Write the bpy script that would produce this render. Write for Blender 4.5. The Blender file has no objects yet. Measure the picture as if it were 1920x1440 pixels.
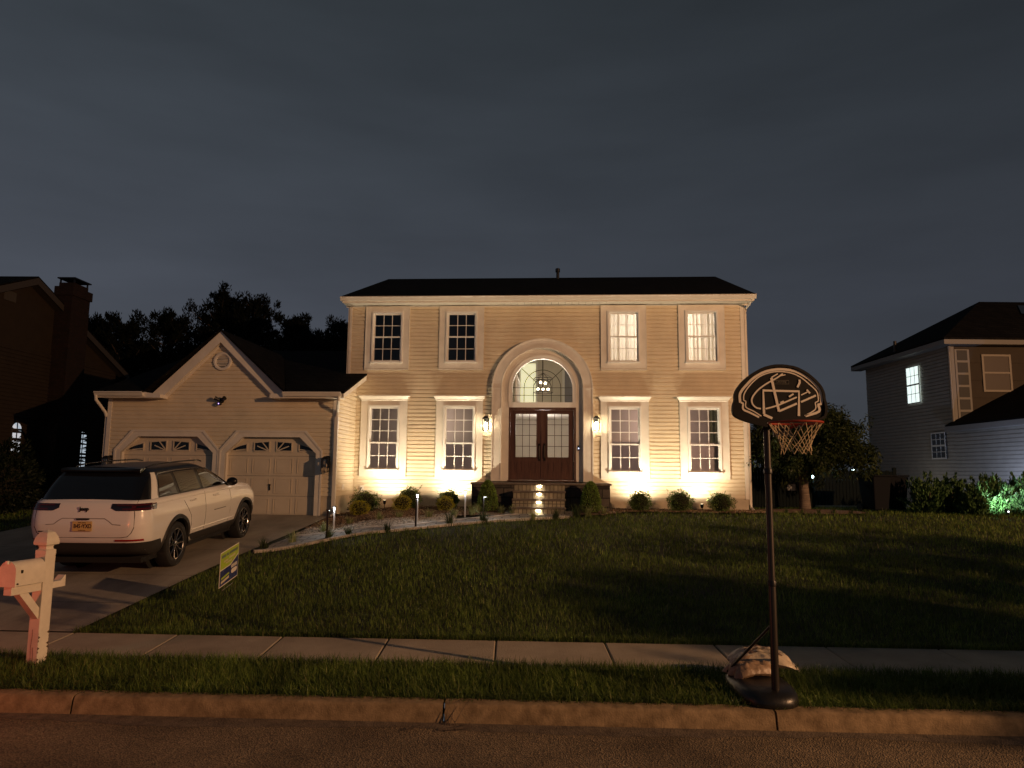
import bpy, math, random
import numpy as np
from math import radians as R, sin, cos, pi, sqrt
from mathutils import Vector, Matrix

random.seed(7)
rng = np.random.default_rng(11)
scene = bpy.context.scene
col = scene.collection

# ------------------------------------------------------------------ camera
cam_d = bpy.data.cameras.new('camera')
cam_d.sensor_width = 36.0
cam_d.lens = 1331 / 1920 * 36.0
cam_d.clip_end = 2000
cam = bpy.data.objects.new('camera', cam_d)
col.objects.link(cam)
cam.matrix_world = Matrix.Translation((0, 0, 2.1)) @ Matrix.Rotation(pi / 2 + R(7.07), 4, 'X') @ Matrix.Rotation(R(0.55), 4, 'Z')
scene.camera = cam

# ------------------------------------------------------------------ render settings
scene.view_settings.view_transform = 'Standard'
scene.view_settings.look = 'None'
scene.view_settings.gamma = 1
scene.view_settings.exposure = 0
scene.cycles.use_denoising = True
scene.cycles.max_bounces = 6
scene.cycles.diffuse_bounces = 3
scene.cycles.glossy_bounces = 3
scene.cycles.transparent_max_bounces = 8
scene.cycles.sample_clamp_indirect = 3.0
scene.cycles.caustics_reflective = False
scene.cycles.caustics_refractive = False

# ------------------------------------------------------------------ night sky
world = bpy.data.worlds.new('World')
scene.world = world
world.use_nodes = True
wn = world.node_tree
wn.nodes.clear()
def wnode(t, **k):
    n = wn.nodes.new(t)
    for a, b in k.items(): setattr(n, a, b)
    return n
out = wnode('ShaderNodeOutputWorld'); bg = wnode('ShaderNodeBackground')
tc = wnode('ShaderNodeTexCoord'); sep = wnode('ShaderNodeSeparateXYZ')
wn.links.new(tc.outputs['Generated'], sep.inputs[0])
el = wnode('ShaderNodeValToRGB')   # elevation gradient
e = el.color_ramp.elements
e[0].position = 0.0; e[0].color = (0.050, 0.055, 0.064, 1)
e[1].position = 0.62; e[1].color = (0.021, 0.026, 0.031, 1)
m = e.new(0.22); m.color = (0.041, 0.0465, 0.059, 1)
m = e.new(0.40); m.color = (0.032, 0.038, 0.047, 1)
wn.links.new(sep.outputs['Z'], el.inputs[0])
mp = wnode('ShaderNodeMapping'); mp.inputs['Scale'].default_value = (1.0, 1.0, 4.5)
mp.inputs['Rotation'].default_value = (0, R(4), 0)
wn.links.new(tc.outputs['Generated'], mp.inputs[0])
nz = wnode('ShaderNodeTexNoise'); nz.inputs['Scale'].default_value = 3.4
nz.inputs['Detail'].default_value = 10; nz.inputs['Roughness'].default_value = 0.5
wn.links.new(mp.outputs[0], nz.inputs['Vector'])
cr = wnode('ShaderNodeMapRange')
cr.inputs[1].default_value = 0.32; cr.inputs[2].default_value = 0.68
cr.inputs[3].default_value = 1.42; cr.inputs[4].default_value = 1.68
wn.links.new(nz.outputs[0], cr.inputs[0])
azr = wnode('ShaderNodeMapRange')   # the sky is brighter over the left roofs
azr.inputs[1].default_value = -0.6; azr.inputs[2].default_value = 0.62
azr.inputs[3].default_value = 1.0; azr.inputs[4].default_value = 0.56
wn.links.new(sep.outputs['X'], azr.inputs[0])
mu = wnode('ShaderNodeMath', operation='MULTIPLY')
wn.links.new(cr.outputs[0], mu.inputs[0]); wn.links.new(azr.outputs[0], mu.inputs[1])
wn.links.new(el.outputs[0], bg.inputs['Color'])
wn.links.new(mu.outputs[0], bg.inputs['Strength'])
wn.links.new(bg.outputs[0], out.inputs[0])

# ------------------------------------------------------------------ lamps
def lamp(name, kind, loc, power, color, radius=0.03, parent=None, aim=None, spot=None, blend=0.5):
    d = bpy.data.lights.new(name, kind)
    d.energy = power; d.color = color
    d.shadow_soft_size = radius
    if kind == 'SPOT':
        d.spot_size = R(spot); d.spot_blend = blend
    o = bpy.data.objects.new(name, d)
    col.objects.link(o)
    o.location = loc
    if aim is not None:
        o.rotation_euler = (Vector(aim) - Vector(loc)).to_track_quat('-Z', 'Y').to_euler()
    if parent is not None: o.parent = parent
    return o

STREET = lamp('street_lamp_light', 'POINT', (21.5, -2.5, 8.0), 18500, (1.0, 0.53, 0.255), 0.12)
TAIL = lamp('tail_lamp_light', 'POINT', (-6.7, 5.3, 0.85), 95, (1.0, 0.17, 0.07), 0.06)

# ------------------------------------------------------------------ materials
MATS = {}
def mat(name, base, rough=0.6, metal=0.0, var=0.0, vscale=3.0, bump=0.0, bscale=40.0, detail=4, emit=None, estr=0.0,
        spec=None, coat=0.0, col2=None, stretch=None, obj=True):
    if name in MATS: return MATS[name]
    m = bpy.data.materials.new(name); m.use_nodes = True
    nt = m.node_tree; b = nt.nodes['Principled BSDF']
    b.inputs['Base Color'].default_value = (*base, 1)
    b.inputs['Roughness'].default_value = rough
    b.inputs['Metallic'].default_value = metal
    if spec is not None: b.inputs['Specular IOR Level'].default_value = spec
    if coat: b.inputs['Coat Weight'].default_value = coat; b.inputs['Coat Roughness'].default_value = 0.04
    if emit is not None:
        b.inputs['Emission Color'].default_value = (*emit, 1); b.inputs['Emission Strength'].default_value = estr
    t = None
    if var or bump or col2:
        t = nt.nodes.new('ShaderNodeTexCoord')
        mpn = nt.nodes.new('ShaderNodeMapping')
        if stretch: mpn.inputs['Scale'].default_value = stretch
        nt.links.new(t.outputs['Object'], mpn.inputs[0])
    if var or col2:
        n = nt.nodes.new('ShaderNodeTexNoise'); n.inputs['Scale'].default_value = vscale; n.inputs['Detail'].default_value = detail
        n.inputs['Roughness'].default_value = 0.62
        nt.links.new(mpn.outputs[0], n.inputs['Vector'])
        r = nt.nodes.new('ShaderNodeValToRGB')
        r.color_ramp.elements[0].position = 0.33; r.color_ramp.elements[1].position = 0.67
        if col2: a, c = base, col2
        else: a = tuple(max(0, x * (1 - var)) for x in base); c = tuple(min(1, x * (1 + var)) for x in base)
        r.color_ramp.elements[0].color = (*a, 1); r.color_ramp.elements[1].color = (*c, 1)
        nt.links.new(n.outputs[0], r.inputs[0]); nt.links.new(r.outputs[0], b.inputs['Base Color'])
    if bump:
        n = nt.nodes.new('ShaderNodeTexNoise'); n.inputs['Scale'].default_value = bscale; n.inputs['Detail'].default_value = 6
        nt.links.new(mpn.outputs[0], n.inputs['Vector'])
        bp = nt.nodes.new('ShaderNodeBump'); bp.inputs['Strength'].default_value = bump; bp.inputs['Distance'].default_value = 0.02
        nt.links.new(n.outputs[0], bp.inputs['Height']); nt.links.new(bp.outputs[0], b.inputs['Normal'])
    MATS[name] = m
    return m

def glass_mat(name, tint=(1, 1, 1), extra=0.0, rough=0.02):
    if name in MATS: return MATS[name]
    m = bpy.data.materials.new(name); m.use_nodes = True
    nt = m.node_tree; nt.nodes.clear()
    o = nt.nodes.new('ShaderNodeOutputMaterial'); mx = nt.nodes.new('ShaderNodeMixShader')
    tr = nt.nodes.new('ShaderNodeBsdfTransparent'); gl = nt.nodes.new('ShaderNodeBsdfGlossy')
    tr.inputs[0].default_value = (*tint, 1); gl.inputs['Roughness'].default_value = rough
    fr = nt.nodes.new('ShaderNodeFresnel'); fr.inputs[0].default_value = 1.5
    ad = nt.nodes.new('ShaderNodeMath'); ad.operation = 'ADD'; ad.inputs[1].default_value = extra; ad.use_clamp = True
    nt.links.new(fr.outputs[0], ad.inputs[0]); nt.links.new(ad.outputs[0], mx.inputs[0])
    nt.links.new(tr.outputs[0], mx.inputs[1]); nt.links.new(gl.outputs[0], mx.inputs[2]); nt.links.new(mx.outputs[0], o.inputs[0])
    MATS[name] = m
    return m

def leaf_mat(name, c1, c2, c3=None, rough=0.55, trans=0.25):
    """foliage: colour varies from leaf to leaf (random per mesh island)"""
    if name in MATS: return MATS[name]
    m = bpy.data.materials.new(name); m.use_nodes = True
    nt = m.node_tree; b = nt.nodes['Principled BSDF']; o = nt.nodes['Material Output']
    g = nt.nodes.new('ShaderNodeNewGeometry'); r = nt.nodes.new('ShaderNodeValToRGB')
    r.color_ramp.elements[0].color = (*c1, 1); r.color_ramp.elements[1].color = (*c2, 1)
    if c3:
        e3 = r.color_ramp.elements.new(0.93); e3.color = (*c2, 1)
        r.color_ramp.elements[2].color = (*c3, 1)
    nt.links.new(g.outputs['Random Per Island'], r.inputs[0]); nt.links.new(r.outputs[0], b.inputs['Base Color'])
    b.inputs['Roughness'].default_value = rough; b.inputs['Specular IOR Level'].default_value = 0.25
    tl = nt.nodes.new('ShaderNodeBsdfTranslucent'); mx = nt.nodes.new('ShaderNodeMixShader'); mx.inputs[0].default_value = trans
    nt.links.new(r.outputs[0], tl.inputs[0]); nt.links.new(b.outputs[0], mx.inputs[1]); nt.links.new(tl.outputs[0], mx.inputs[2])
    nt.links.new(mx.outputs[0], o.inputs[0])
    MATS[name] = m
    return m

def brick_mat(name, c1, c2, mortar, scale, bw=0.5, bh=0.25, msize=0.02, bump=0.5, offset=0.5, spec=0.3, plane='XZ'):
    if name in MATS: return MATS[name]
    m = bpy.data.materials.new(name); m.use_nodes = True
    nt = m.node_tree; b = nt.nodes['Principled BSDF']; b.inputs['Roughness'].default_value = 0.9; b.inputs['Specular IOR Level'].default_value = spec
    t = nt.nodes.new('ShaderNodeTexCoord'); s = nt.nodes.new('ShaderNodeSeparateXYZ'); c = nt.nodes.new('ShaderNodeCombineXYZ')
    nt.links.new(t.outputs['Object'], s.inputs[0])
    if plane == 'XZ':
        ad = nt.nodes.new('ShaderNodeMath'); ad.operation = 'ADD'
        nt.links.new(s.outputs['X'], ad.inputs[0]); nt.links.new(s.outputs['Y'], ad.inputs[1])
        nt.links.new(ad.outputs[0], c.inputs['X']); nt.links.new(s.outputs['Z'], c.inputs['Y'])
    else:
        nt.links.new(s.outputs['X'], c.inputs['X']); nt.links.new(s.outputs['Y'], c.inputs['Y'])
    br = nt.nodes.new('ShaderNodeTexBrick'); br.offset = offset
    br.inputs['Color1'].default_value = (*c1, 1); br.inputs['Color2'].default_value = (*c2, 1); br.inputs['Mortar'].default_value = (*mortar, 1)
    br.inputs['Scale'].default_value = scale; br.inputs['Mortar Size'].default_value = msize
    br.inputs['Brick Width'].default_value = bw; br.inputs['Row Height'].default_value = bh
    nt.links.new(c.outputs[0], br.inputs['Vector'])
    n = nt.nodes.new('ShaderNodeTexNoise'); n.inputs['Scale'].default_value = 9; n.inputs['Detail'].default_value = 6
    nt.links.new(t.outputs['Object'], n.inputs['Vector'])
    mr = nt.nodes.new('ShaderNodeMapRange'); mr.inputs[3].default_value = 0.55; mr.inputs[4].default_value = 1.4
    nt.links.new(n.outputs[0], mr.inputs[0])
    vm = nt.nodes.new('ShaderNodeVectorMath'); vm.operation = 'SCALE'
    nt.links.new(br.outputs['Color'], vm.inputs[0]); nt.links.new(mr.outputs[0], vm.inputs['Scale'])
    nt.links.new(vm.outputs[0], b.inputs['Base Color'])
    sb = nt.nodes.new('ShaderNodeMath'); sb.operation = 'SUBTRACT'
    nt.links.new(n.outputs[0], sb.inputs[0]); nt.links.new(br.outputs['Fac'], sb.inputs[1])
    bp = nt.nodes.new('ShaderNodeBump'); bp.inputs['Strength'].default_value = bump; bp.inputs['Distance'].default_value = 0.02
    nt.links.new(sb.outputs[0], bp.inputs['Height']); nt.links.new(bp.outputs[0], b.inputs['Normal'])
    MATS[name] = m
    return m

M_SIDING = mat('cream_vinyl_siding', (0.69, 0.60, 0.45), 0.5, var=0.07, vscale=1.6, bump=0.06, bscale=14)
M_TRIM = mat('white_trim', (0.74, 0.70, 0.63), 0.45, var=0.08, vscale=2.5, bump=0.05, bscale=9)
M_GUTTER = mat('white_gutter', (0.72, 0.69, 0.62), 0.35, var=0.05)
M_VINYL = mat('white_vinyl_sash', (0.78, 0.77, 0.74), 0.35)
M_SOFFIT = mat('soffit', (0.70, 0.66, 0.58), 0.5, var=0.05)
M_SHINGLE = brick_mat('dark_shingles', (0.007, 0.0065, 0.006), (0.012, 0.011, 0.010), (0.003, 0.003, 0.003), 4.0, 0.9, 0.5, 0.03, 0.5, spec=0.05)
M_CONC = mat('concrete', (0.33, 0.275, 0.205), 0.85, var=0.22, vscale=1.3, bump=0.35, bscale=60, detail=9)
M_PARGE = mat('painted_foundation', (0.50, 0.43, 0.33), 0.8, var=0.16, vscale=2.5, bump=0.2, bscale=30)
M_GLASS = glass_mat('window_glass', (0.96, 0.97, 0.97), 0.02)
M_DARKGLASS = glass_mat('tinted_window_glass', (0.45, 0.46, 0.48), 0.03)
M_ROOM = mat('dark_room', (0.05, 0.045, 0.04), 0.9)
M_DOOR = mat('mahogany_door', (0.088, 0.043, 0.029), 0.35, var=0.25, vscale=3, stretch=(6, 6, 0.6), bump=0.12, bscale=30)
M_BRASS = mat('dark_bronze', (0.05, 0.038, 0.03), 0.35, 0.8)
M_BLACK = mat('black_metal', (0.012, 0.012, 0.013), 0.4, 0.3)
M_STONE = brick_mat('dark_ledge_stone', (0.035, 0.033, 0.032), (0.115, 0.10, 0.085), (0.03, 0.028, 0.026), 1.0, 0.52, 0.24, 0.014, 0.9, offset=0.37)
M_STONE2 = brick_mat('step_stone', (0.24, 0.22, 0.165), (0.38, 0.34, 0.25), (0.12, 0.105, 0.08), 1.0, 0.105, 1.30, 0.010, 0.7, offset=0.0)
M_SLATE = mat('slate_coping', (0.13, 0.105, 0.085), 0.6, var=0.3, vscale=6, bump=0.4, bscale=22)
M_MULCH = mat('mulch', (0.10, 0.062, 0.036), 0.95, col2=(0.30, 0.20, 0.13), vscale=26, bump=1.0, bscale=60, detail=8)
M_GDOOR = mat('garage_door_paint', (0.62, 0.55, 0.44), 0.45, var=0.05, vscale=2)
M_BULB = mat('lamp_bulb', (1, .9, .7), 0.5, emit=(1.0, 0.78, 0.48), estr=120)
M_WHITELED = mat('led_lens', (1, 1, 1), 0.5, emit=(0.93, 0.97, 1.0), estr=6)
M_COLDLED = mat('cold_led_lens', (1, 1, 1), 0.5, emit=(0.62, 0.92, 1.0), estr=30)
M_CREAM = mat('cream_plaster', (0.62, 0.56, 0.45), 0.8, var=0.04)
M_WHITEPAINT = mat('white_interior_paint', (0.75, 0.72, 0.66), 0.5)
M_BARK = mat('bark', (0.10, 0.075, 0.055), 0.95, var=0.45, vscale=12, stretch=(1, 1, 0.3), bump=0.8, bscale=26)
M_BIRCH = mat('pale_ringed_bark', (0.17, 0.13, 0.10), 0.9, var=0.4, vscale=9, stretch=(0.4, 0.4, 3), bump=0.6, bscale=26)

# ------------------------------------------------------------------ mesh helpers
class MB:
    def __init__(s): s.v = []; s.f = []
    def add(s, vs, fs):
        n = len(s.v); s.v += [tuple(p) for p in vs]; s.f += [tuple(i + n for i in f) for f in fs]; return s
    def quad(s, a, b, c, d): return s.add([a, b, c, d], [(0, 1, 2, 3)])
    def box(s, x0, x1, y0, y1, z0, z1):
        return s.add([(x0, y0, z0), (x1, y0, z0), (x1, y1, z0), (x0, y1, z0), (x0, y0, z1), (x1, y0, z1), (x1, y1, z1), (x0, y1, z1)],
                     [(0, 3, 2, 1), (4, 5, 6, 7), (0, 1, 5, 4), (1, 2, 6, 5), (2, 3, 7, 6), (3, 0, 4, 7)])
    def prism_y(s, poly, y0, y1):
        """poly in (x,z), extruded along y"""
        n = len(poly)
        vs = [(x, y0, z) for x, z in poly] + [(x, y1, z) for x, z in poly]
        return s.add(vs, [tuple(range(n)), tuple(range(2 * n - 1, n - 1, -1))] + [(i, (i + 1) % n + 0, (i + 1) % n + n, i + n)[::-1] for i in range(n)])
    def prism_z(s, poly, z0, z1):
        n = len(poly)
        vs = [(x, y, z0) for x, y in poly] + [(x, y, z1) for x, y in poly]
        return s.add(vs, [tuple(range(n))[::-1], tuple(range(n, 2 * n))] + [(i, (i + 1) % n, (i + 1) % n + n, i + n) for i in range(n)])
    def tube(s, pts, r, n=8, cap=True):
        pts = [Vector(p) for p in pts]; k = len(pts); rs = r if hasattr(r, '__len__') else [r] * k
        base = len(s.v); up = Vector((0.13, 0.29, 1)).normalized(); prev = None
        for i, p in enumerate(pts):
            d = (pts[min(i + 1, k - 1)] - pts[max(i - 1, 0)])
            if d.length < 1e-9: d = Vector((0, 0, 1))
            d.normalize()
            if prev is None:
                a = d.cross(up)
                if a.length < 0.05: a = d.cross(Vector((1, 0, 0)))
            else:
                a = prev - d * prev.dot(d)
            a.normalize(); prev = a; b = d.cross(a)
            for j in range(n):
                t = 2 * pi * j / n
                s.v.append(tuple(p + (a * cos(t) + b * sin(t)) * rs[i]))
        for i in range(k - 1):
            for j in range(n):
                s.f.append((base + i * n + j, base + i * n + (j + 1) % n, base + (i + 1) * n + (j + 1) % n, base + (i + 1) * n + j))
        if cap:
            s.f.append(tuple(base + j for j in range(n))[::-1]); s.f.append(tuple(base + (k - 1) * n + j for j in range(n)))
        return s
    def lathe(s, prof, n=24, c=(0, 0, 0), axis='z', close=False):
        base = len(s.v)
        for r, h in prof:
            for j in range(n):
                t = 2 * pi * j / n
                if axis == 'z': s.v.append((c[0] + r * cos(t), c[1] + r * sin(t), c[2] + h))
                elif axis == 'x': s.v.append((c[0] + h, c[1] + r * cos(t), c[2] + r * sin(t)))
                else: s.v.append((c[0] + r * cos(t), c[1] + h, c[2] + r * sin(t)))
        k = len(prof)
        for i in range(k - 1 + (1 if close else 0)):
            i2 = (i + 1) % k
            for j in range(n):
                s.f.append((base + i * n + j, base + i * n + (j + 1) % n, base + i2 * n + (j + 1) % n, base + i2 * n + j))
        return s
    def grid(s, P):
        """P[i][j] points"""
        base = len(s.v); r = len(P); c = len(P[0])
        for row in P: s.v += [tuple(p) for p in row]
        for i in range(r - 1):
            for j in range(c - 1):
                s.f.append((base + i * c + j, base + i * c + j + 1, base + (i + 1) * c + j + 1, base + (i + 1) * c + j))
        return s
    def sphere(s, c, r, n=12, k=8, sc=(1, 1, 1)):
        prof = [(max(1e-4, r * sin(pi * i / k)), -r * cos(pi * i / k)) for i in range(k + 1)]
        base = len(s.v); s.lathe(prof, n, (0, 0, 0))
        for i in range(base, len(s.v)):
            x, y, z = s.v[i]; s.v[i] = (c[0] + x * sc[0], c[1] + y * sc[1], c[2] + z * sc[2])
        return s
    def strip2d(s, pts, w, y0, y1):
        """ribbon of width w along a polyline in (x,z), from y0 (front) to y1"""
        n = len(pts); L = []; Rr = []
        for i, (x, z) in enumerate(pts):
            a = Vector(pts[max(i - 1, 0)]); b = Vector(pts[min(i + 1, n - 1)]); d = (b - a).normalized()
            nx, nz = -d.y, d.x
            ww = w[i] if hasattr(w, '__len__') else w
            L.append((x + nx * ww / 2, z + nz * ww / 2)); Rr.append((x - nx * ww / 2, z - nz * ww / 2))
        for i in range(n - 1):
            s.prism_y([L[i], L[i + 1], Rr[i + 1], Rr[i]], y0, y1)
        return s
    def build(s, name, material, parent=None, smooth=False, loc=None, sharp=35):
        me = bpy.data.meshes.new(name); me.from_pydata(s.v, [], s.f)
        me.materials.append(material)
        if smooth:
            me.polygons.foreach_set('use_smooth', [True] * len(me.polygons))
            me.update(); me.set_sharp_from_angle(angle=R(sharp))
        me.validate()
        o = bpy.data.objects.new(name, me); col.objects.link(o)
        if parent is not None: o.parent = parent
        if loc is not None: o.location = loc
        return o

def bevel(o, w=0.006, seg=2):
    b = o.modifiers.new('bevel', 'BEVEL'); b.width = w; b.segments = seg; b.limit_method = 'ANGLE'
    return o

def np_mesh(name, verts, faces_n, k, material, parent=None):
    """verts (N,3) array, faces_n (F,k) int array"""
    me = bpy.data.meshes.new(name)
    me.vertices.add(len(verts)); me.vertices.foreach_set('co', verts.astype(np.float32).ravel())
    F = len(faces_n)
    me.loops.add(F * k); me.loops.foreach_set('vertex_index', faces_n.astype(np.int32).ravel())
    me.polygons.add(F)
    me.polygons.foreach_set('loop_start', np.arange(0, F * k, k, dtype=np.int32))
    me.update(calc_edges=True)
    me.materials.append(material)
    o = bpy.data.objects.new(name, me); col.objects.link(o)
    if parent is not None: o.parent = parent
    return o

def thing(name, label, cat, loc=(0, 0, 0), rz=0, group=None):
    o = bpy.data.objects.new(name, None); col.objects.link(o); o.empty_display_size = 0.1
    o.location = loc; o.rotation_euler = (0, 0, rz); o['label'] = label; o['category'] = cat
    if group: o['group'] = group
    return o
def tag(o, label=None, cat=None, group=None, kind=None):
    if label: o['label'] = label
    if cat: o['category'] = cat
    if group: o['group'] = group
    if kind: o['kind'] = kind
    return o
def children(o): return [c for c in bpy.data.objects if c.parent == o]
def copy_tree(o, parent=None):
    c = o.copy(); col.objects.link(c)
    if parent is not None: c.parent = parent
    for ch in children(o): copy_tree(ch, c)
    return c
def text(name, body, size, material, parent, loc, rot=(pi / 2, 0, 0), extrude=0.001, align='CENTER', shear=0.0, xs=1.0, bold=0.0):
    cu = bpy.data.curves.new(name, 'FONT'); cu.body = body; cu.size = size; cu.extrude = extrude
    cu.align_x = align; cu.align_y = 'CENTER'; cu.shear = shear; cu.offset = bold
    cu.materials.append(material)
    o = bpy.data.objects.new(name, cu); col.objects.link(o); o.parent = parent
    bpy.context.view_layer.update()
    me = bpy.data.meshes.new_from_object(o.evaluated_get(bpy.context.evaluated_depsgraph_get())); me.materials.clear(); me.materials.append(material)
    bpy.data.objects.remove(o); o = bpy.data.objects.new(name, me); col.objects.link(o); o.parent = parent
    o.location = loc; o.rotation_euler = rot; o.scale = (xs, 1, 1)
    return o

# ------------------------------------------------------------------ terrain
def ss(a):
    a = min(1.0, max(0.0, a)); return a * a * (3 - 2 * a)
SY = -0.04     # the street runs slightly askew: lines y = y0 + SY*x
def tz(x, y):
    u = y - SY * x
    if u < 6.22: return 0.0
    b = 0.15 + 0.08 * min(1, max(0, (u - 6.4) / 1.8))
    if u > 8.22: b = 0.23 + 0.0645 * (min(u, 18.8) - 8.22)
    if u > 8.22: b += 0.175 * ss((x + 4.7) / 1.9) * ss((u - 8.5) / 7.5)
    return b
def tz_np(x, y):
    u = y - SY * x
    s = lambda a: (lambda c: c * c * (3 - 2 * c))(np.clip(a, 0, 1))
    b = 0.15 + 0.08 * np.clip((u - 6.4) / 1.8, 0, 1)
    b = np.where(u > 8.22, 0.23 + 0.0645 * (np.minimum(u, 18.8) - 8.22), b)
    b = b + np.where(u > 8.22, 0.175 * s((x + 4.7) / 1.9) * s((u - 8.5) / 7.5), 0)
    return np.where(u < 6.22, 0.0, b)

def terrain_sheet(name, material, xs, us, dz=0.0, skew=True, rough=0.0):
    P = []
    for u in us:
        row = []
        for x in xs:
            y = u + (SY * x if skew else 0)
            row.append((x, y, tz(x, y) + dz + (random.uniform(-rough, rough) if rough else 0)))
        P.append(row)
    b = MB(); b.grid(P)
    return b.build(name, material, smooth=True)
def lin(a, b, n): return [a + (b - a) * i / (n - 1) for i in range(n)]

M_SOIL = mat('soil_under_grass', (0.012, 0.016, 0.006), 0.95, col2=(0.028, 0.032, 0.012), vscale=14, bump=0.6, bscale=50)
g = terrain_sheet('ground', M_SOIL, lin(-60, -14, 12) + lin(-13.5, 14, 56) + lin(15, 60, 12),
                  [6.40, 6.6, 7, 7.4, 7.8, 8.2] + lin(8.6, 21, 32) + [23, 26, 30, 40, 60, 100, 160], -0.035)
tag(g, kind='structure')
# road with its own asphalt
def asphalt():
    m = bpy.data.materials.new('asphalt'); m.use_nodes = True
    nt = m.node_tree; b = nt.nodes['Principled BSDF']; b.inputs['Roughness'].default_value = 0.8
    t = nt.nodes.new('ShaderNodeTexCoord')
    v = nt.nodes.new('ShaderNodeTexVoronoi'); v.inputs['Scale'].default_value = 75
    n = nt.nodes.new('ShaderNodeTexNoise'); n.inputs['Scale'].default_value = 1.1; n.inputs['Detail'].default_value = 8
    nt.links.new(t.outputs['Object'], v.inputs['Vector']); nt.links.new(t.outputs['Object'], n.inputs['Vector'])
    r = nt.nodes.new('ShaderNodeValToRGB'); r.color_ramp.elements[0].color = (0.080, 0.058, 0.034, 1); r.color_ramp.elements[1].color = (0.17, 0.128, 0.080, 1)
    r.color_ramp.elements[0].position = 0.35; r.color_ramp.elements[1].position = 0.65
    nt.links.new(n.outputs[0], r.inputs[0])
    hs = nt.nodes.new('ShaderNodeMixRGB'); hs.blend_type = 'MULTIPLY'; hs.inputs[0].default_value = 0.75
    r2 = nt.nodes.new('ShaderNodeValToRGB'); r2.color_ramp.elements[0].color = (0.25, 0.25, 0.25, 1); r2.color_ramp.elements[1].color = (2.3, 2.2, 2.0, 1)
    nt.links.new(v.outputs['Color'], r2.inputs[0])
    nt.links.new(r.outputs[0], hs.inputs[1]); nt.links.new(r2.outputs[0], hs.inputs[2]); nt.links.new(hs.outputs[0], b.inputs['Base Color'])
    bp = nt.nodes.new('ShaderNodeBump'); bp.inputs['Strength'].default_value = 0.9; bp.inputs['Distance'].default_value = 0.012
    nt.links.new(v.outputs['Distance'], bp.inputs['Height']); nt.links.new(bp.outputs[0], b.inputs['Normal'])
    return m
b = MB(); b.grid([[(x, u + SY * x, -0.0) for x in lin(-90, 90, 31)] for u in [-3.0, 0, 3, 5, 6.3]])
tag(b.build('road', asphalt()), kind='structure')
# far side of the street, behind the camera
b = MB(); b.grid([[(x, u + SY * x, 0.12) for x in (-90, 90)] for u in [-60, -3.0]])
tag(b.build('ground_across_street', M_SOIL), kind='structure')
# gutter grime: thin strip of sand and litter along the kerb foot
M_GRIT = mat('gutter_grit', (0.075, 0.055, 0.038), 0.95, col2=(0.17, 0.13, 0.09), vscale=9, bump=0.8, bscale=70, detail=8)
P = []
for x in lin(-14, 14, 150):
    w = 0.16 + 0.05 * sin(x * 1.7) + random.uniform(-0.03, 0.03)
    P.append([(x, 6.235 + SY * x - w, 0.002), (x, 6.235 + SY * x - w * .5, 0.006), (x, 6.235 + SY * x, 0.012)])
b = MB(); b.grid(P); tag(b.build('gutter', M_GRIT), kind='structure')

# kerb: stones with joints
M_KERB = mat('kerb_concrete', (0.15, 0.098, 0.048), 0.9, col2=(0.33, 0.23, 0.125), vscale=8, bump=0.3, bscale=70, detail=10)
b = MB()
joints = [-34, -28, -22, -16, -10.6, -7.4, -3.75, -0.55, 2.21, 5.2, 8.2, 11, 14, 20, 26, 32]
for x0, x1 in zip(joints[:-1], joints[1:]):
    x0 += 0.009; x1 -= 0.009
    prof = [(6.215, -0.02), (6.222, 0.0), (6.248, 0.125), (6.262, 0.145), (6.285, 0.152), (6.40, 0.156), (6.40, 0.0)]
    n = max(2, int((x1 - x0) / 0.12)); P = []
    for i in range(n + 1):
        x = x0 + (x1 - x0) * i / n
        row = []
        for k, (u, z) in enumerate(prof):
            j = random.uniform(-0.0025, 0.0025) if 1 < k < 6 else 0
            row.append((x, u + SY * x + j, z + j))
        P.append(row)
    b.grid(P)
    for x, rev in ((x0, 1), (x1, 0)):
        f = tuple(range(len(prof)))
        b.add([(x, u + SY * x, z) for u, z in prof], [f if rev else f[::-1]])
tag(b.build('kerb', M_KERB, smooth=True, sharp=50), kind='structure')
b = MB(); b.grid([[(x, u + SY * x, 0.07) for x in (-40, 40)] for u in (6.262, 6.41)])   # dirt seen down the joints
tag(b.build('kerb_bed', M_GRIT), kind='structure')

# sidewalk slabs
b = MB()
xs = [-0.15 + 1.205 * k for k in range(-24, 25)]
for x0, x1 in zip(xs[:-1], xs[1:]):
    a, c = x0 + 0.006, x1 - 0.006
    P = []
    for u in (7.30, 7.315, 7.75, 8.21, 8.222):
        dz = 0.0 if u not in (7.30, 8.222) else -0.012
        P.append([(a, u + SY * a, tz(a, u + SY * a) + dz - 0.012)] + [(x, u + SY * x, tz(x, u + SY * x) + dz) for x in (a + .012, (a + c) / 2, c - .012)] + [(c, u + SY * c, tz(c, u + SY * c) + dz - 0.012)])
    b.grid(P)
tag(b.build('sidewalk', M_CONC, smooth=True), kind='structure')
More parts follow.
